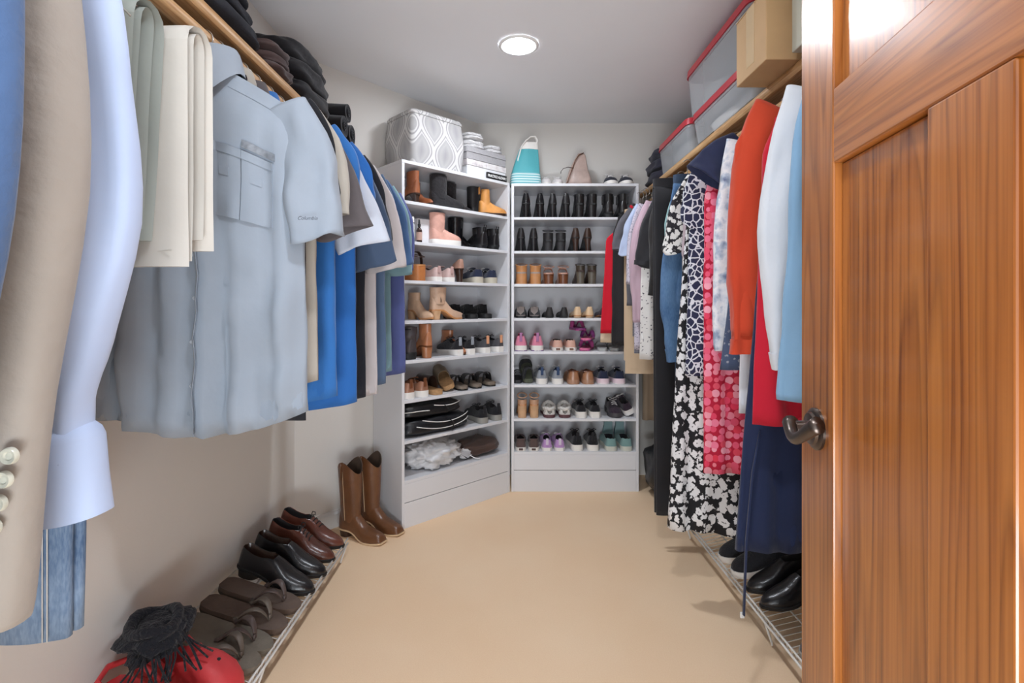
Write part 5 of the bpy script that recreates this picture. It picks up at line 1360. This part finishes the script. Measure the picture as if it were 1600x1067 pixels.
rg_('dress', 'black sleeveless dress near the back cabinet', 'dress', fab((42, 40, 42), 'black_jersey'), 3.09, sleeves=None, seed=124, length=.86, x=RODR-.11, sw=.17, hw=.20, hem=.21, thick=.014, amp=.005)
rg_('dress', 'bright red dress at the far end of the right rod', 'dress', fab((204, 26, 46), 'bright_red_crepe'), 3.145, sleeves=None, seed=125, length=.79, x=RODR-.115, sw=.15, hw=.225, hem=.262, drop=.13, thick=.016, amp=.006)
rg_('slip_dress', 'cream slip whose hem shows under the red dress', 'dress', fab((226, 204, 176), 'cream_slip'), 3.19, sleeves=None, coll=False, seed=126, length=.85, x=RODR-.12, sw=.11, hw=.20, hem=.25, drop=.16, thick=.010, amp=.003)
# beside the back cabinet: jacket on the wall hook and a dark bag on the floor
t, B = garment('jacket', 'beige jacket hanging in the gap beside the back cabinet', 'jacket', fab((166, 148, 128), 'beige_canvas'), 1.035, 3.33, -1, sleeves='long', coll=True, hang='clear', group=GR, seed=127, sw=.15, hw=.165, hem=.172, length=1.36, thick=.05, drop=.08, amp=.02, slv=(.0, .6), sl_hw=[.05, .05, .045], rz=0)
t = thing('duffel_bag', 'black bag on the floor beside the back cabinet', 'bag', (1.02, 3.16, E), 0)
lump('bag_body', t, nyl, .165, .15, .17, amp=.25, freq=2.0, seed=4, p=2.8)
b = MB(); b.tube([(-.08, -.135, .25), (-.07, -.165, .17), (-.02, -.175, .12), (.05, -.165, .18), (.06, -.13, .26)], .010, 8, flat=.4); b.build('handle', nyl, t, smooth=True)
# ---------------------------------------------------------------- things on top of the shoe cabinets
def rbox(mb, x0, x1, y0, y1, z0, z1, r=.02, n=4, bul=0.0, mi=0, rows=None, caps=True, top_in=0.0):
    """box with rounded vertical edges, optionally bulging or tapering"""
    rows = rows or [0, .25, .5, .75, 1]
    cx, cy = (x0+x1)/2, (y0+y1)/2; rings = []
    for s in rows:
        k = bul*math.sin(s*math.pi) - top_in*s; hx, hy = (x1-x0)/2+k, (y1-y0)/2+k; ring = []
        for qx, qy, a0 in ((1, 1, 0), (-1, 1, 90), (-1, -1, 180), (1, -1, 270)):
            for j in range(n+1):
                a = R(a0+90*j/n); ring.append((cx+qx*(hx-r)+r*math.cos(a), cy+qy*(hy-r)+r*math.sin(a), lerp(z0, z1, s)))
        rings.append(ring)
    return mb.loft(rings, True, caps, caps, mi)
def ogee(nt, tc):
    sp = nt.nodes.new('ShaderNodeSeparateXYZ'); nt.links.new(tc.outputs['Object'], sp.inputs[0])
    u = mth(nt, 'ADD', sp.outputs[0], sp.outputs[1]); z = sp.outputs[2]
    s = mth(nt, 'MULTIPLY', mth(nt, 'SINE', mth(nt, 'MULTIPLY', z, 21.0)), .040)
    def fam(sg, ph):
        x = mth(nt, 'ADD', mth(nt, 'ADD', u, mth(nt, 'MULTIPLY', s, sg)), ph)
        return mth(nt, 'ABSOLUTE', mth(nt, 'SUBTRACT', mth(nt, 'FRACT', mth(nt, 'MULTIPLY', x, 6.2)), .5))
    d = mth(nt, 'MINIMUM', fam(1.0, 0.0), fam(-1.0, 0.0806))
    return ramp(nt, d, [(0.0, (206, 204, 202)), (.05, (206, 204, 202)), (.065, (160, 158, 158)), (.10, (160, 158, 158)), (.115, (204, 202, 200)), (.15, (202, 200, 198)), (.17, (168, 166, 166)), (.3, (176, 174, 173)), (.5, (158, 156, 158))])
M_og = ramp_mat('grey_ogee_print', ogee, bump=.1)
p = LC_A + Ln*.02
t = thing('storage_bin', 'grey fabric storage bin with white ogee pattern on the left cabinet', 'storage box', (p.x, p.y, ZTOP+E), LC_ang)
b = MB(); rbox(b, .075, .425, .0, .27, 0, .272, r=.03, bul=.012); b.build('body', M_og, t, smooth=True, auto=60)
b = MB(); rbox(b, .071, .429, -.004, .274, .273, .297, r=.034, bul=.003, top_in=.006); b.build('lid', M_og, t, smooth=True, auto=60)
p = LC_A + Ln*.02 + Le*.455
t = thing('shoe_box', 'flat white shoe box under the grey box, left cabinet top', 'box', (p.x, p.y, ZTOP+E), LC_ang)
marb = ramp_mat('pale_marbled_card', splash([(186, 178, 182), (216, 210, 208), (226, 224, 224), (200, 190, 192)], 22, 5), rough=.5, bump=0)
MB().box(.004, .314, .004, .196, 0, .062).build('box_body', cm, t, bevel=.002); MB().box(0, .318, 0, .20, .0625, .098).build('lid', marb, t, bevel=.002)
p2 = LC_A + Ln*.006 + Le*.60
t = thing('sign_plaque', 'small black plaque reading PRACTICE ALOHA leaning on the shoe box', 'sign', (p2.x, p2.y, ZTOP+E), LC_ang)
MB().box(0, .165, 0, .009, 0, .040).build('plaque', mat('black_plaque', (30, 28, 30), rough=.5, var=0), t, bevel=.0008)
txt = bpy.data.curves.new('sign_text', 'FONT'); txt.body = 'PRACTICE ALOHA !'; txt.size = .0205; txt.align_x = 'CENTER'; txt.align_y = 'CENTER'; txt.extrude = .0004; txt.offset = .0005
to = bpy.data.objects.new('sign_text', txt); C.objects.link(to)
dg = bpy.context.evaluated_depsgraph_get(); me = bpy.data.meshes.new_from_object(to.evaluated_get(dg)); bpy.data.objects.remove(to)
me.materials.append(mat('white_print', (240, 240, 238), rough=.6, var=0))
lt = bpy.data.objects.new('lettering', me); C.objects.link(lt); lt.parent = t; lt.location = (.0825, -.0006, .020); lt.rotation_euler = (R(90), 0, 0)
wdt = max(v.co.x for v in me.vertices)-min(v.co.x for v in me.vertices); lt.scale = (.150/wdt, 1.1, 1)
p = LC_A + Ln*.018 + Le*.452
t = thing('storage_box', 'low grey linen box on the shoe box, left cabinet top', 'storage box', (p.x, p.y, ZTOP+.0995+E), LC_ang)
gl = fab((164, 162, 164), 'grey_linen', bump=.3, bscale=60)
b = MB(); rbox(b, .002, .318, .0, .205, 0, .040, r=.012); b.build('body', gl, t, smooth=True, auto=60)
b = MB(); rbox(b, -.002, .322, -.004, .209, .0405, .072, r=.014, top_in=.004); b.build('lid', gl, t, smooth=True, auto=60)
tw_ = mat('white_terry', (228, 226, 226), rough=1, var=.03, bump=.8, bscale=180)
for k, (u0, u1, z0, h, lab) in enumerate(((.47, .62, .1725, .046, 'left white folded towel on the grey linen box'), (.64, .765, .1725, .050, 'right white folded towel on the grey linen box'), (.475, .61, .2300, .036, 'small white towel lying on the left folded towel'))):
    p = LC_A + Ln*.11 + Le*((u0+u1)/2)
    t = thing('folded_towel', lab, 'towel', (p.x, p.y, ZTOP+z0+E), LC_ang, 'white towels on the left cabinet')
    o1 = lump('lower_fold', t, tw_, (u1-u0)/2, .085, h*.31, amp=.16, freq=2.4, seed=k+30, p=3.0); o2 = lump('upper_fold', t, tw_, (u1-u0)/2*.98, .083, h*.31, amp=.16, freq=2.4, seed=k+40, p=3.0); o2.location = (0, .002, h*.5)
# teal tote
t = thing('tote_bag', 'teal tote bag with white striped base on the back cabinet', 'bag', (wx(821, 3.33), 3.33, ZTOP+E), R(6))
teal = fab((84, 168, 176), 'teal_nylon', rough=.55); tst = ramp_mat('teal_white_stripes', lambda nt, tc: (lambda sp: ramp(nt, mth(nt, 'FRACT', mth(nt, 'MULTIPLY', sp.outputs[2], 62)), [(0, (220, 232, 232)), (.35, (222, 234, 234)), (.42, (120, 184, 190)), (1, (120, 184, 190))]))((lambda n: (nt.links.new(tc.outputs['Object'], n.inputs[0]), n)[1])(nt.nodes.new('ShaderNodeSeparateXYZ'))), bump=.1)
def bagring(hx, hy, z, xo=0, n=28, cr=.0, sd=0): return [(xo+hx*math.copysign(abs(math.cos(a))**.55, math.cos(a)), hy*math.copysign(abs(math.sin(a))**.55, math.sin(a))+cr*math.sin(5*a+sd), z) for a in [2*math.pi*k/n for k in range(n)]]
b = MB(); b.loft([bagring(.10, .062, 0), bagring(.103, .066, .004), bagring(.100, .064, .04), bagring(.094, .060, .078)], True, True, False); b.build('striped_base', tst, t, smooth=True, auto=60)
b = MB(); b.loft([bagring(.094, .060, .0782), bagring(.086, .054, .12, .004, cr=.004), bagring(.074, .044, .18, .012, cr=.006, sd=1), bagring(.062, .034, .235, .020, cr=.005)], True, True, True); b.build('body', teal, t, smooth=True, auto=60)
b = MB(); b.loft([bagring(.062, .035, .2352, .020), bagring(.055, .028, .262, .026, cr=.003), bagring(.046, .020, .285, .034), bagring(.040, .014, .283, .034)], True, True, True); b.build('top_band', rubw, t, smooth=True, auto=60)
b = MB(); b.tube([(-.06, -.02, .10), (-.052, -.03, .17), (-.03, -.028, .25), (.0, -.02, .292), (.03, -.016, .318), (.060, -.014, .322), (.074, -.01, .300), (.066, -.012, .27)], .011, 8, flat=.45); b.build('handle', rubw, t, smooth=True)
# slouchy beige handbag
t = thing('handbag', 'beige slouchy handbag with brown straps on the back cabinet', 'bag', (wx(904, 3.36), 3.36, ZTOP+E), R(-5))
bgl = leather((178, 156, 146), .5, 'taupe_pebble_leather')
b = MB(); b.loft([bagring(.080, .055, 0), bagring(.086, .060, .01), bagring(.082, .058, .05, .0, cr=.005), bagring(.062, .046, .11, .0, cr=.007, sd=2), bagring(.044, .032, .165, .008, cr=.006), bagring(.030, .020, .205, .016), bagring(.020, .010, .222, .016)], True, True, True); b.build('body', bgl, t, smooth=True, auto=60)
b = MB(); b.tube([(-.082, -.05, .004), (-.062, -.062, .06), (-.040, -.055, .12), (-.022, -.04, .17), (.0, -.03, .205), (.03, -.015, .222)], .0055, 8, flat=.5); b.build('strap', brn, t, smooth=True)
b = MB(); b.tube([(-.035, -.054, .115), (-.07, -.06, .120), (-.10, -.06, .112), (-.115, -.058, .095), (-.117, -.058, .080)], .0045, 8, flat=.5); b.build('loose_strap', dkbrn, t, smooth=True)
for w, px, d in (('left', 853, 0), ('right', 871, 0)):
    put('canvas_sneaker', '%s white sneaker between the tote and handbag' % w, 'shoe', sneaker, (wx(px, 3.4), 3.53, ZTOP+E), FT, 'white sneakers on the back cabinet', up=fab((222, 216, 214), 'white_canvas'), sole=rubw, lace=lacew, L=.20, W=.07, collar=.05, lining=rubw)
nvy2 = fab((38, 40, 52), 'ink_mesh', bump=.4, bscale=100)
for w, px in (('left', 957), ('right', 981)):
    put('sneaker', '%s black and white running shoe on top of the back cabinet' % w, 'shoe', sneaker, (wx(px, 3.30)+.004, 3.238+.27, ZTOP+E), FT-.06, 'running shoes on the back cabinet', up=nvy2, sole=rubw, lace=lacew, L=.255, W=.09, collar=.06, th=.020)

# ---------------------------------------------------------------- bins, boxes and folded clothes on the shelves
SZ = SHZ+.0195+E
redl = mat('red_plastic_lid', (196, 40, 56), rough=.35, var=.03, trans=.15)
clr = mat('clear_bin_plastic', (206, 210, 214), rough=.16, var=0, alpha=.42)
def bin_(label, x0, x1, y0, y1, z, h, seed, stuff):
    t = thing('plastic_bin', label, 'storage bin', ((x0+x1)/2, (y0+y1)/2, z), 0, 'clear plastic bins on the right shelf')
    hx, hy = (x1-x0)/2, (y1-y0)/2
    b = MB(); rbox(b, -hx+.018, hx-.018, -hy+.02, hy-.02, 0, h-.0505, r=.035, top_in=-.012); b.build('tub', clr, t, smooth=True, auto=50)
    b = MB(); rbox(b, -hx+.004, hx-.004, -hy+.006, hy-.006, h-.050, h-.0365, r=.04); b.build('rim', clr, t, smooth=True, auto=50)
    b = MB(); rbox(b, -hx-.002, hx, -hy-.002, hy+.002, h-.036, h-.004, r=.042, top_in=.003); rbox(b, -hx+.03, hx-.03, -hy+.03, hy-.03, h-.0038, h, r=.03); b.build('lid', redl, t, smooth=True, auto=50)
    for k, (dy, w, m_, hh) in enumerate(stuff):
        o = lump('folded_content', t, m_, hx-.06, w, hh/2, amp=.14, freq=2.2, seed=seed+k, p=3.4); o.location = (0, dy, .006)
wht = fab((222, 220, 216), 'white_linens'); dkc = fab((52, 60, 66), 'slate_cloth'); gry = fab((150, 148, 146), 'grey_cloth')
bin_('clear bin with red lid, lower of the stack on the right shelf', .885, 1.195, 1.86, 2.50, SZ, .150, 60, ((.12, .15, wht, .10), (-.16, .13, gry, .09)))
bin_('clear bin with red lid, upper of the stack on the right shelf', .872, 1.195, 1.85, 2.545, SZ+.1505, .225, 64, ((-.14, .17, dkc, .16), (.20, .12, gry, .12)))
bin_('clear bin with red lid standing farthest on the right shelf', .89, 1.195, 2.56, 3.08, SZ, .175, 68, ((.0, .20, gry, .12),))
crd = mat('brown_cardboard', (196, 160, 116), rough=.75, var=.06, vscale=8); crd2 = mat('pale_cardboard', (186, 184, 168), rough=.75, var=.05, vscale=8)
tape = mat('clear_packing_tape', (206, 176, 130), rough=.12, var=.03, coat=.6)
t = thing('cardboard_box', 'brown taped cardboard box jutting over the right shelf', 'box', (1.0, 1.705, SZ), 0)
MB().box(-.198, .195, -.105, .105, 0, .222).build('box_body', crd, t, bevel=.003)
MB().box(-.1995, .1965, -.1065, -.001, .2222, .2255).build('flap', crd, t, bevel=.001); MB().box(-.1995, .1965, .001, .1065, .2222, .2255).build('flap', crd, t, bevel=.001)
MB().box(-.1988, -.1981, -.028, .028, .03, .2225).build('tape', tape, t); MB().box(.04, .10, -.1062, -.1052, .0, .222).build('tape', tape, t)
t = thing('cardboard_box', 'pale cardboard box nearest the door on the right shelf', 'box', (1.025, 1.42, SZ), 0)
MB().box(-.165, .165, -.14, .14, 0, .25).build('box_body', crd2, t, bevel=.003)
MB().box(-.166, .166, -.141, -.001, .2502, .2535).build('flap', crd2, t, bevel=.001); MB().box(-.166, .166, .001, .141, .2502, .2535).build('flap', crd2, t, bevel=.001)
def folded(label, m, cx, cy, z, hx, hy, h, seed, rz=0, cat='folded clothes', roll=False, name='folded_clothes'):
    t = thing(name, label, cat, (cx, cy, z), rz, 'folded clothes on the shelves')
    k = 2 if h < .09 else 3
    for i in range(k):
        o = lump('fold_layer', t, m, hx*(1-.04*i), hy*(1-.03*i), h/k*.56, amp=.13, freq=2.0, seed=seed+i*5, p=3.4, nu=48, nv=24)
        o.location = (.006*math.sin(seed+i*2), .008*math.cos(seed*2+i), h/k*i*.97)
    return t
jb = denim('black_denim', (34, 35, 40), (48, 49, 56))
folded('folded navy garments leaning at the far end of the right shelf', fab((52, 52, 66), 'ink_wool'), 1.05, 3.29, SZ, .15, .17, .215, 3)
folded('black jeans folded on the near end of the left shelf', jb, -.905, 1.36, SZ, .15, .25, .165, 7)
folded('dark brown trousers folded between the black stacks on the left shelf', fab((82, 66, 64), 'brown_twill'), -.90, 1.735, SZ, .145, .095, .105, 9)
folded('tall stack of black trousers toward the far end of the left shelf', fab((34, 33, 36), 'black_cotton'), -.905, 2.04, SZ, .15, .20, .225, 13)
for k, (yy, zz, r_, lab) in enumerate(((2.36, 0, .052, 'lower'), (2.475, 0, .050, 'farthest'), (2.415, .088, .045, 'upper'))):
    t = thing('rolled_trousers', '%s roll of black trousers at the far end of the left shelf' % lab, 'folded clothes', (-.885, yy, SZ+zz+.001), 0, 'rolled trousers on the left shelf')
    b = MB(); rings = []; n = 28
    for i in range(15):
        x = lerp(-.13, .125, i/14); rings.append([(x, r_*(1+.05*math.sin(3*a+i*.4))*math.cos(a), r_+r_*(1+.05*math.sin(2*a+i*.5))*.96*math.sin(a)) for a in [2*math.pi*j/n for j in range(n)]])
    rings.append([(x+.001, p_[1]*.8, r_+(p_[2]-r_)*.8) for p_ in rings[-1]]); rings.append([(x-.012, p_[1]*.55/.8, r_+(p_[2]-r_)*.55/.8) for p_ in rings[-1]])
    b.loft(rings, True, True, True); b.build('roll', fab((34, 33, 36), 'black_cotton'), t, smooth=True, auto=60)
    b = MB(); b.tube([(.126, r_*.5*(1-j/16)*math.cos(j*.9), r_+r_*.5*(1-j/16)*math.sin(j*.9)) for j in range(14)], .004, 6); b.build('roll_end', fab((34, 33, 36), 'black_cotton'), t, smooth=True)
# ---------------------------------------------------------------- shoes on the floor and on the wire racks
def rackL(xh): return .085+.08*((RKL-xh)/.316)
TL = R(-14.2)
def onL(name, label, cat, builder, y, yaw=0.0, xh=-1.035, group=None, lift=.0125, flip=False, roll=0.0, **kw):
    return put(name, label, cat, builder, (xh, y, rackL(xh)+lift), 0, group, flip=flip, rot=(TL, roll, R(-90)+yaw), **kw)
cow = leather((108, 70, 44), .32, 'saddle_brown_leather'); wel = mat('tan_welt', (214, 186, 150), rough=.6)
def cowboy(par, **kw):
    L, W = .275, .094; o = OUT['square']; heel = .034
    sole_part('sole', par, L*1.01, W, o, heel, .008, wel, 1.10)
    heel_part(par, L, W, heel, dkbrn, taper=.85, top=.25)
    prof = [(0, .085), (.05, .09), (.2, .10), (.36, .094), (.46, .074), (.58, .058), (.72, .050), (.86, .042), (.95, .032), (1, .010)]
    upper_part('foot', par, L, W, o, heel, .008, prof, None, M2(cow, DARKL))
    sh = shaft_part(par, 'shaft', L, W, heel+.045, .355, M2(cow, leather((66, 50, 38), .7)), yc=.225, rx=(.40, .62), ry=(.20, .235), scal=.032, ylean=-.02, n=32)
    for s in (-1, 1):
        b = MB(); b.tube([(s*W*.615, L*.17, .30), (s*W*.645, L*.185, .385), (s*W*.60, L*.205, .388), (s*W*.56, L*.225, .31)], .006, 6, flat=.35); b.build('pull_strap', cow, sh, smooth=True)
        b = MB(); b.tube([(s*W*lerp(.42, .60, q/10), L*(.21), lerp(.09, .37, q/10)) for q in range(10)], .0022, 5); b.build('side_seam', wel, sh, smooth=True)
put('cowboy_boot', 'brown square-toed cowboy boot, left one beside the shoe cabinet', 'boot', cowboy, (-.868, 2.655, E), R(-90-27), 'cowboy boots')
put('cowboy_boot', 'brown square-toed cowboy boot, right one touching the shoe cabinet side', 'boot', cowboy, (-.795, 2.765, E), R(-90-30), 'cowboy boots')
red_br = leather((92, 52, 40), .26, 'chestnut_leather'); red2 = leather((108, 60, 46), .3, 'oxblood_brown_leather')
onL('dress_shoe', 'chestnut lace-up dress shoe nearest the cowboy boots', 'shoe', loafer, 2.305, R(-4), group='shoes on the left rack', up=red2, sole=rubk, lace=lacek, L=.30, W=.104, heel=.022, collar=.070)
onL('dress_shoe', 'chestnut lace-up dress shoe between its mate and the black shoes', 'shoe', loafer, 2.195, R(-6), group='shoes on the left rack', up=red_br, sole=rubk, lace=lacek, L=.30, W=.104, heel=.022, flip=True, collar=.070)
onL('dress_shoe', 'polished black slip-on dress shoe next to the chestnut shoes', 'shoe', loafer, 2.075, R(-5), group='shoes on the left rack', up=blk, sole=rubk, L=.305, W=.106, heel=.022, lining=dkbrn, strap=blk, collar=.068)
onL('dress_shoe', 'polished black slip-on dress shoe next to the brown flip-flops', 'shoe', loafer, 1.962, R(-7), group='shoes on the left rack', up=blk, sole=rubk, L=.305, W=.106, heel=.022, lining=dkbrn, strap=blk, flip=True, collar=.068)
ffb = mat('brown_footbed', (98, 82, 72), rough=.75, var=.15, vscale=18, bump=.3, bscale=80); ffo = mat('olive_footbed', (112, 104, 92), rough=.75, var=.15, vscale=18, bump=.3, bscale=80)
stb = leather((84, 70, 66), .5, 'brown_strap'); sto = leather((104, 94, 84), .5, 'khaki_strap')
for k, (y, m1, m2, lab) in enumerate(((1.845, ffb, stb, 'dark brown leather flip-flop beside the black dress shoes'), (1.735, ffb, sto, 'brown leather flip-flop, second in the row'), (1.63, ffo, stb, 'olive grey flip-flop, third in the row'), (1.552, ffo, sto, 'olive grey flip-flop beside the red shoes'))):
    onL('flip_flop', lab, 'sandal', flipflop, y, R(-6), group='flip-flops on the left rack', flip=bool(k % 2), foot=m1, strap=m2, L=.295, W=.100, th=.024, sole2=mat('dark_outsole', (64, 56, 50), rough=.7), lift=.009)
redm = mat('red_foam', (204, 58, 62), rough=.5, var=.08, vscale=10, bump=.1, bscale=70)
def clog(par, up, sole, L=.30, W=.118):
    o = OUT['round']
    sole_part('sole', par, L, W, o, 0, .024, sole, 1.05)
    prof = [(0, .045), (.1, .042), (.3, .040), (.42, .062), (.52, .078), (.65, .078), (.8, .066), (.92, .045), (1, .010)]
    upper_part('upper', par, L, W, o, 0, .024, prof, (.02, .46), M2(up, up), rim=.86)
    b = MB(); b.tube([(W*.44, L*.42, .055), (W*.46, L*.2, .085), (W*.36, L*.02, .10), (0, -L*.03, .105), (-W*.36, L*.02, .10), (-W*.46, L*.2, .085), (-W*.44, L*.42, .055)], .007, 8, flat=1.4); b.build('heel_strap', up, par, smooth=True)
    for s in (-1, 0, 1):
        b = MB(); b.lathe([(.005, 0), (.005, .003), (.003, .0035)], 10, (s*.028, L*.72, .094-.010*abs(s))); b.build('vent_hole', DARKL, par, smooth=True)
onL('clog', 'red foam clog under the black knit hat, nearer the flip-flops', 'shoe', clog, 1.440, R(-6), group='red clogs', up=redm, sole=redm, lift=.009)
onL('clog', 'red foam clog at the near end of the left rack', 'shoe', clog, 1.300, R(-8), group='red clogs', up=redm, sole=redm, lift=.006, flip=True)
t = thing('knit_hat', 'crumpled black knit hat with fringe lying on the red clogs', 'hat', (-.955, 1.385, .262), R(20))
kn = fab((28, 29, 36), 'black_chunky_knit', bump=1.0, bscale=110)
lump('hat_body', t, kn, .078, .088, .036, amp=.40, freq=2.2, seed=21, p=2.2, nu=48, nv=26, fine=.15)
b = MB(); b.tube([((.054*math.cos(a)-.005), .062*math.sin(a), .068+.008*math.sin(3*a)) for a in [2*math.pi*k/20 for k in range(20)]], .015, 8, closed=True); b.build('brim', kn, t, smooth=True)
rr = random.Random(5)
for k in range(22):
    a = R(-70+rr.uniform(-28, 46)); r0 = .066; b = MB()
    x, y = r0*math.cos(a), r0*1.05*math.sin(a); l = rr.uniform(.04, .085); w = rr.uniform(-.6, .6)
    b.tube([(x*.9, y*.9, .058), (x*1.15, y*1.15, .045), (x*1.15+l*.45*math.cos(a+w), y*1.15+l*.45*math.sin(a+w), .012), (x*1.15+l*math.cos(a+w*1.4), y*1.15+l*math.sin(a+w*1.4), -.030)], .0026, 5)
    b.build('fringe_strand', kn, t, smooth=True)
# right rack
def rackR(xh): return .085+.08*((xh-RKR)/.316)
def onR(name, label, cat, builder, y, yaw=0.0, xh=1.175, lift=.0075, group='shoes on the right rack', flip=False, rot=None, **kw):
    return put(name, label, cat, builder, (xh, y, rackR(xh)+lift), 0, group, flip=flip, rot=(TL, 0, R(90)+yaw), **kw)
onR('sneaker', 'black mesh sneaker with white sole under the floral dress', 'shoe', sneaker, 2.19, R(4), up=knitk, sole=rubw, lace=lacek, L=.285, W=.10)
onR('sneaker', 'black mesh sneaker with white sole under the navy belt', 'shoe', sneaker, 2.08, R(6), up=knitk, sole=rubw, lace=lacek, L=.285, W=.10, flip=True)
onR('loafer', 'black leather loafer behind the hanging navy belt', 'shoe', loafer, 1.955, R(4), up=blk, sole=rubk, strap=blk, L=.28, W=.096)
onR('loafer', 'black leather loafer beside its mate on the right rack', 'shoe', loafer, 1.85, R(4), up=blk, sole=rubk, strap=blk, L=.28, W=.096, flip=True)
onR('sneaker', 'grey canvas sneaker nearest the door on the right rack', 'shoe', sneaker, 1.44, R(0), up=greyk, sole=mat('grey_foam', (150, 148, 142)), lace=lacew, L=.285, W=.10)
onR('sneaker', 'grey canvas sneaker, second from the door on the right rack', 'shoe', sneaker, 1.56, R(0), up=greyk, sole=mat('grey_foam', (150, 148, 142)), lace=lacew, L=.285, W=.10, flip=True)
t = thing('umbrella', 'folded dark umbrella leaning on the right rack', 'umbrella', (1.03, 1.70, rackR(1.03)+.012), 0, None, rot=(R(-12), R(8), R(30)))
b = MB(); b.lathe([(.004, 0), (.010, .01), (.020, .05), (.026, .14), (.028, .24), (.020, .27), (.008, .28)], 16); b.build('canopy', fab((40, 42, 52), 'umbrella_nylon', rough=.5), t, smooth=True)
b = MB(); b.tube([(0, 0, .28), (0, 0, .33)], .004, 8); b.build('shaft', M_hs, t, smooth=True)
b = MB(); b.tube([(0, 0, .33), (0, 0, .40)], .009, 10); b.build('handle', rubk, t, smooth=True)
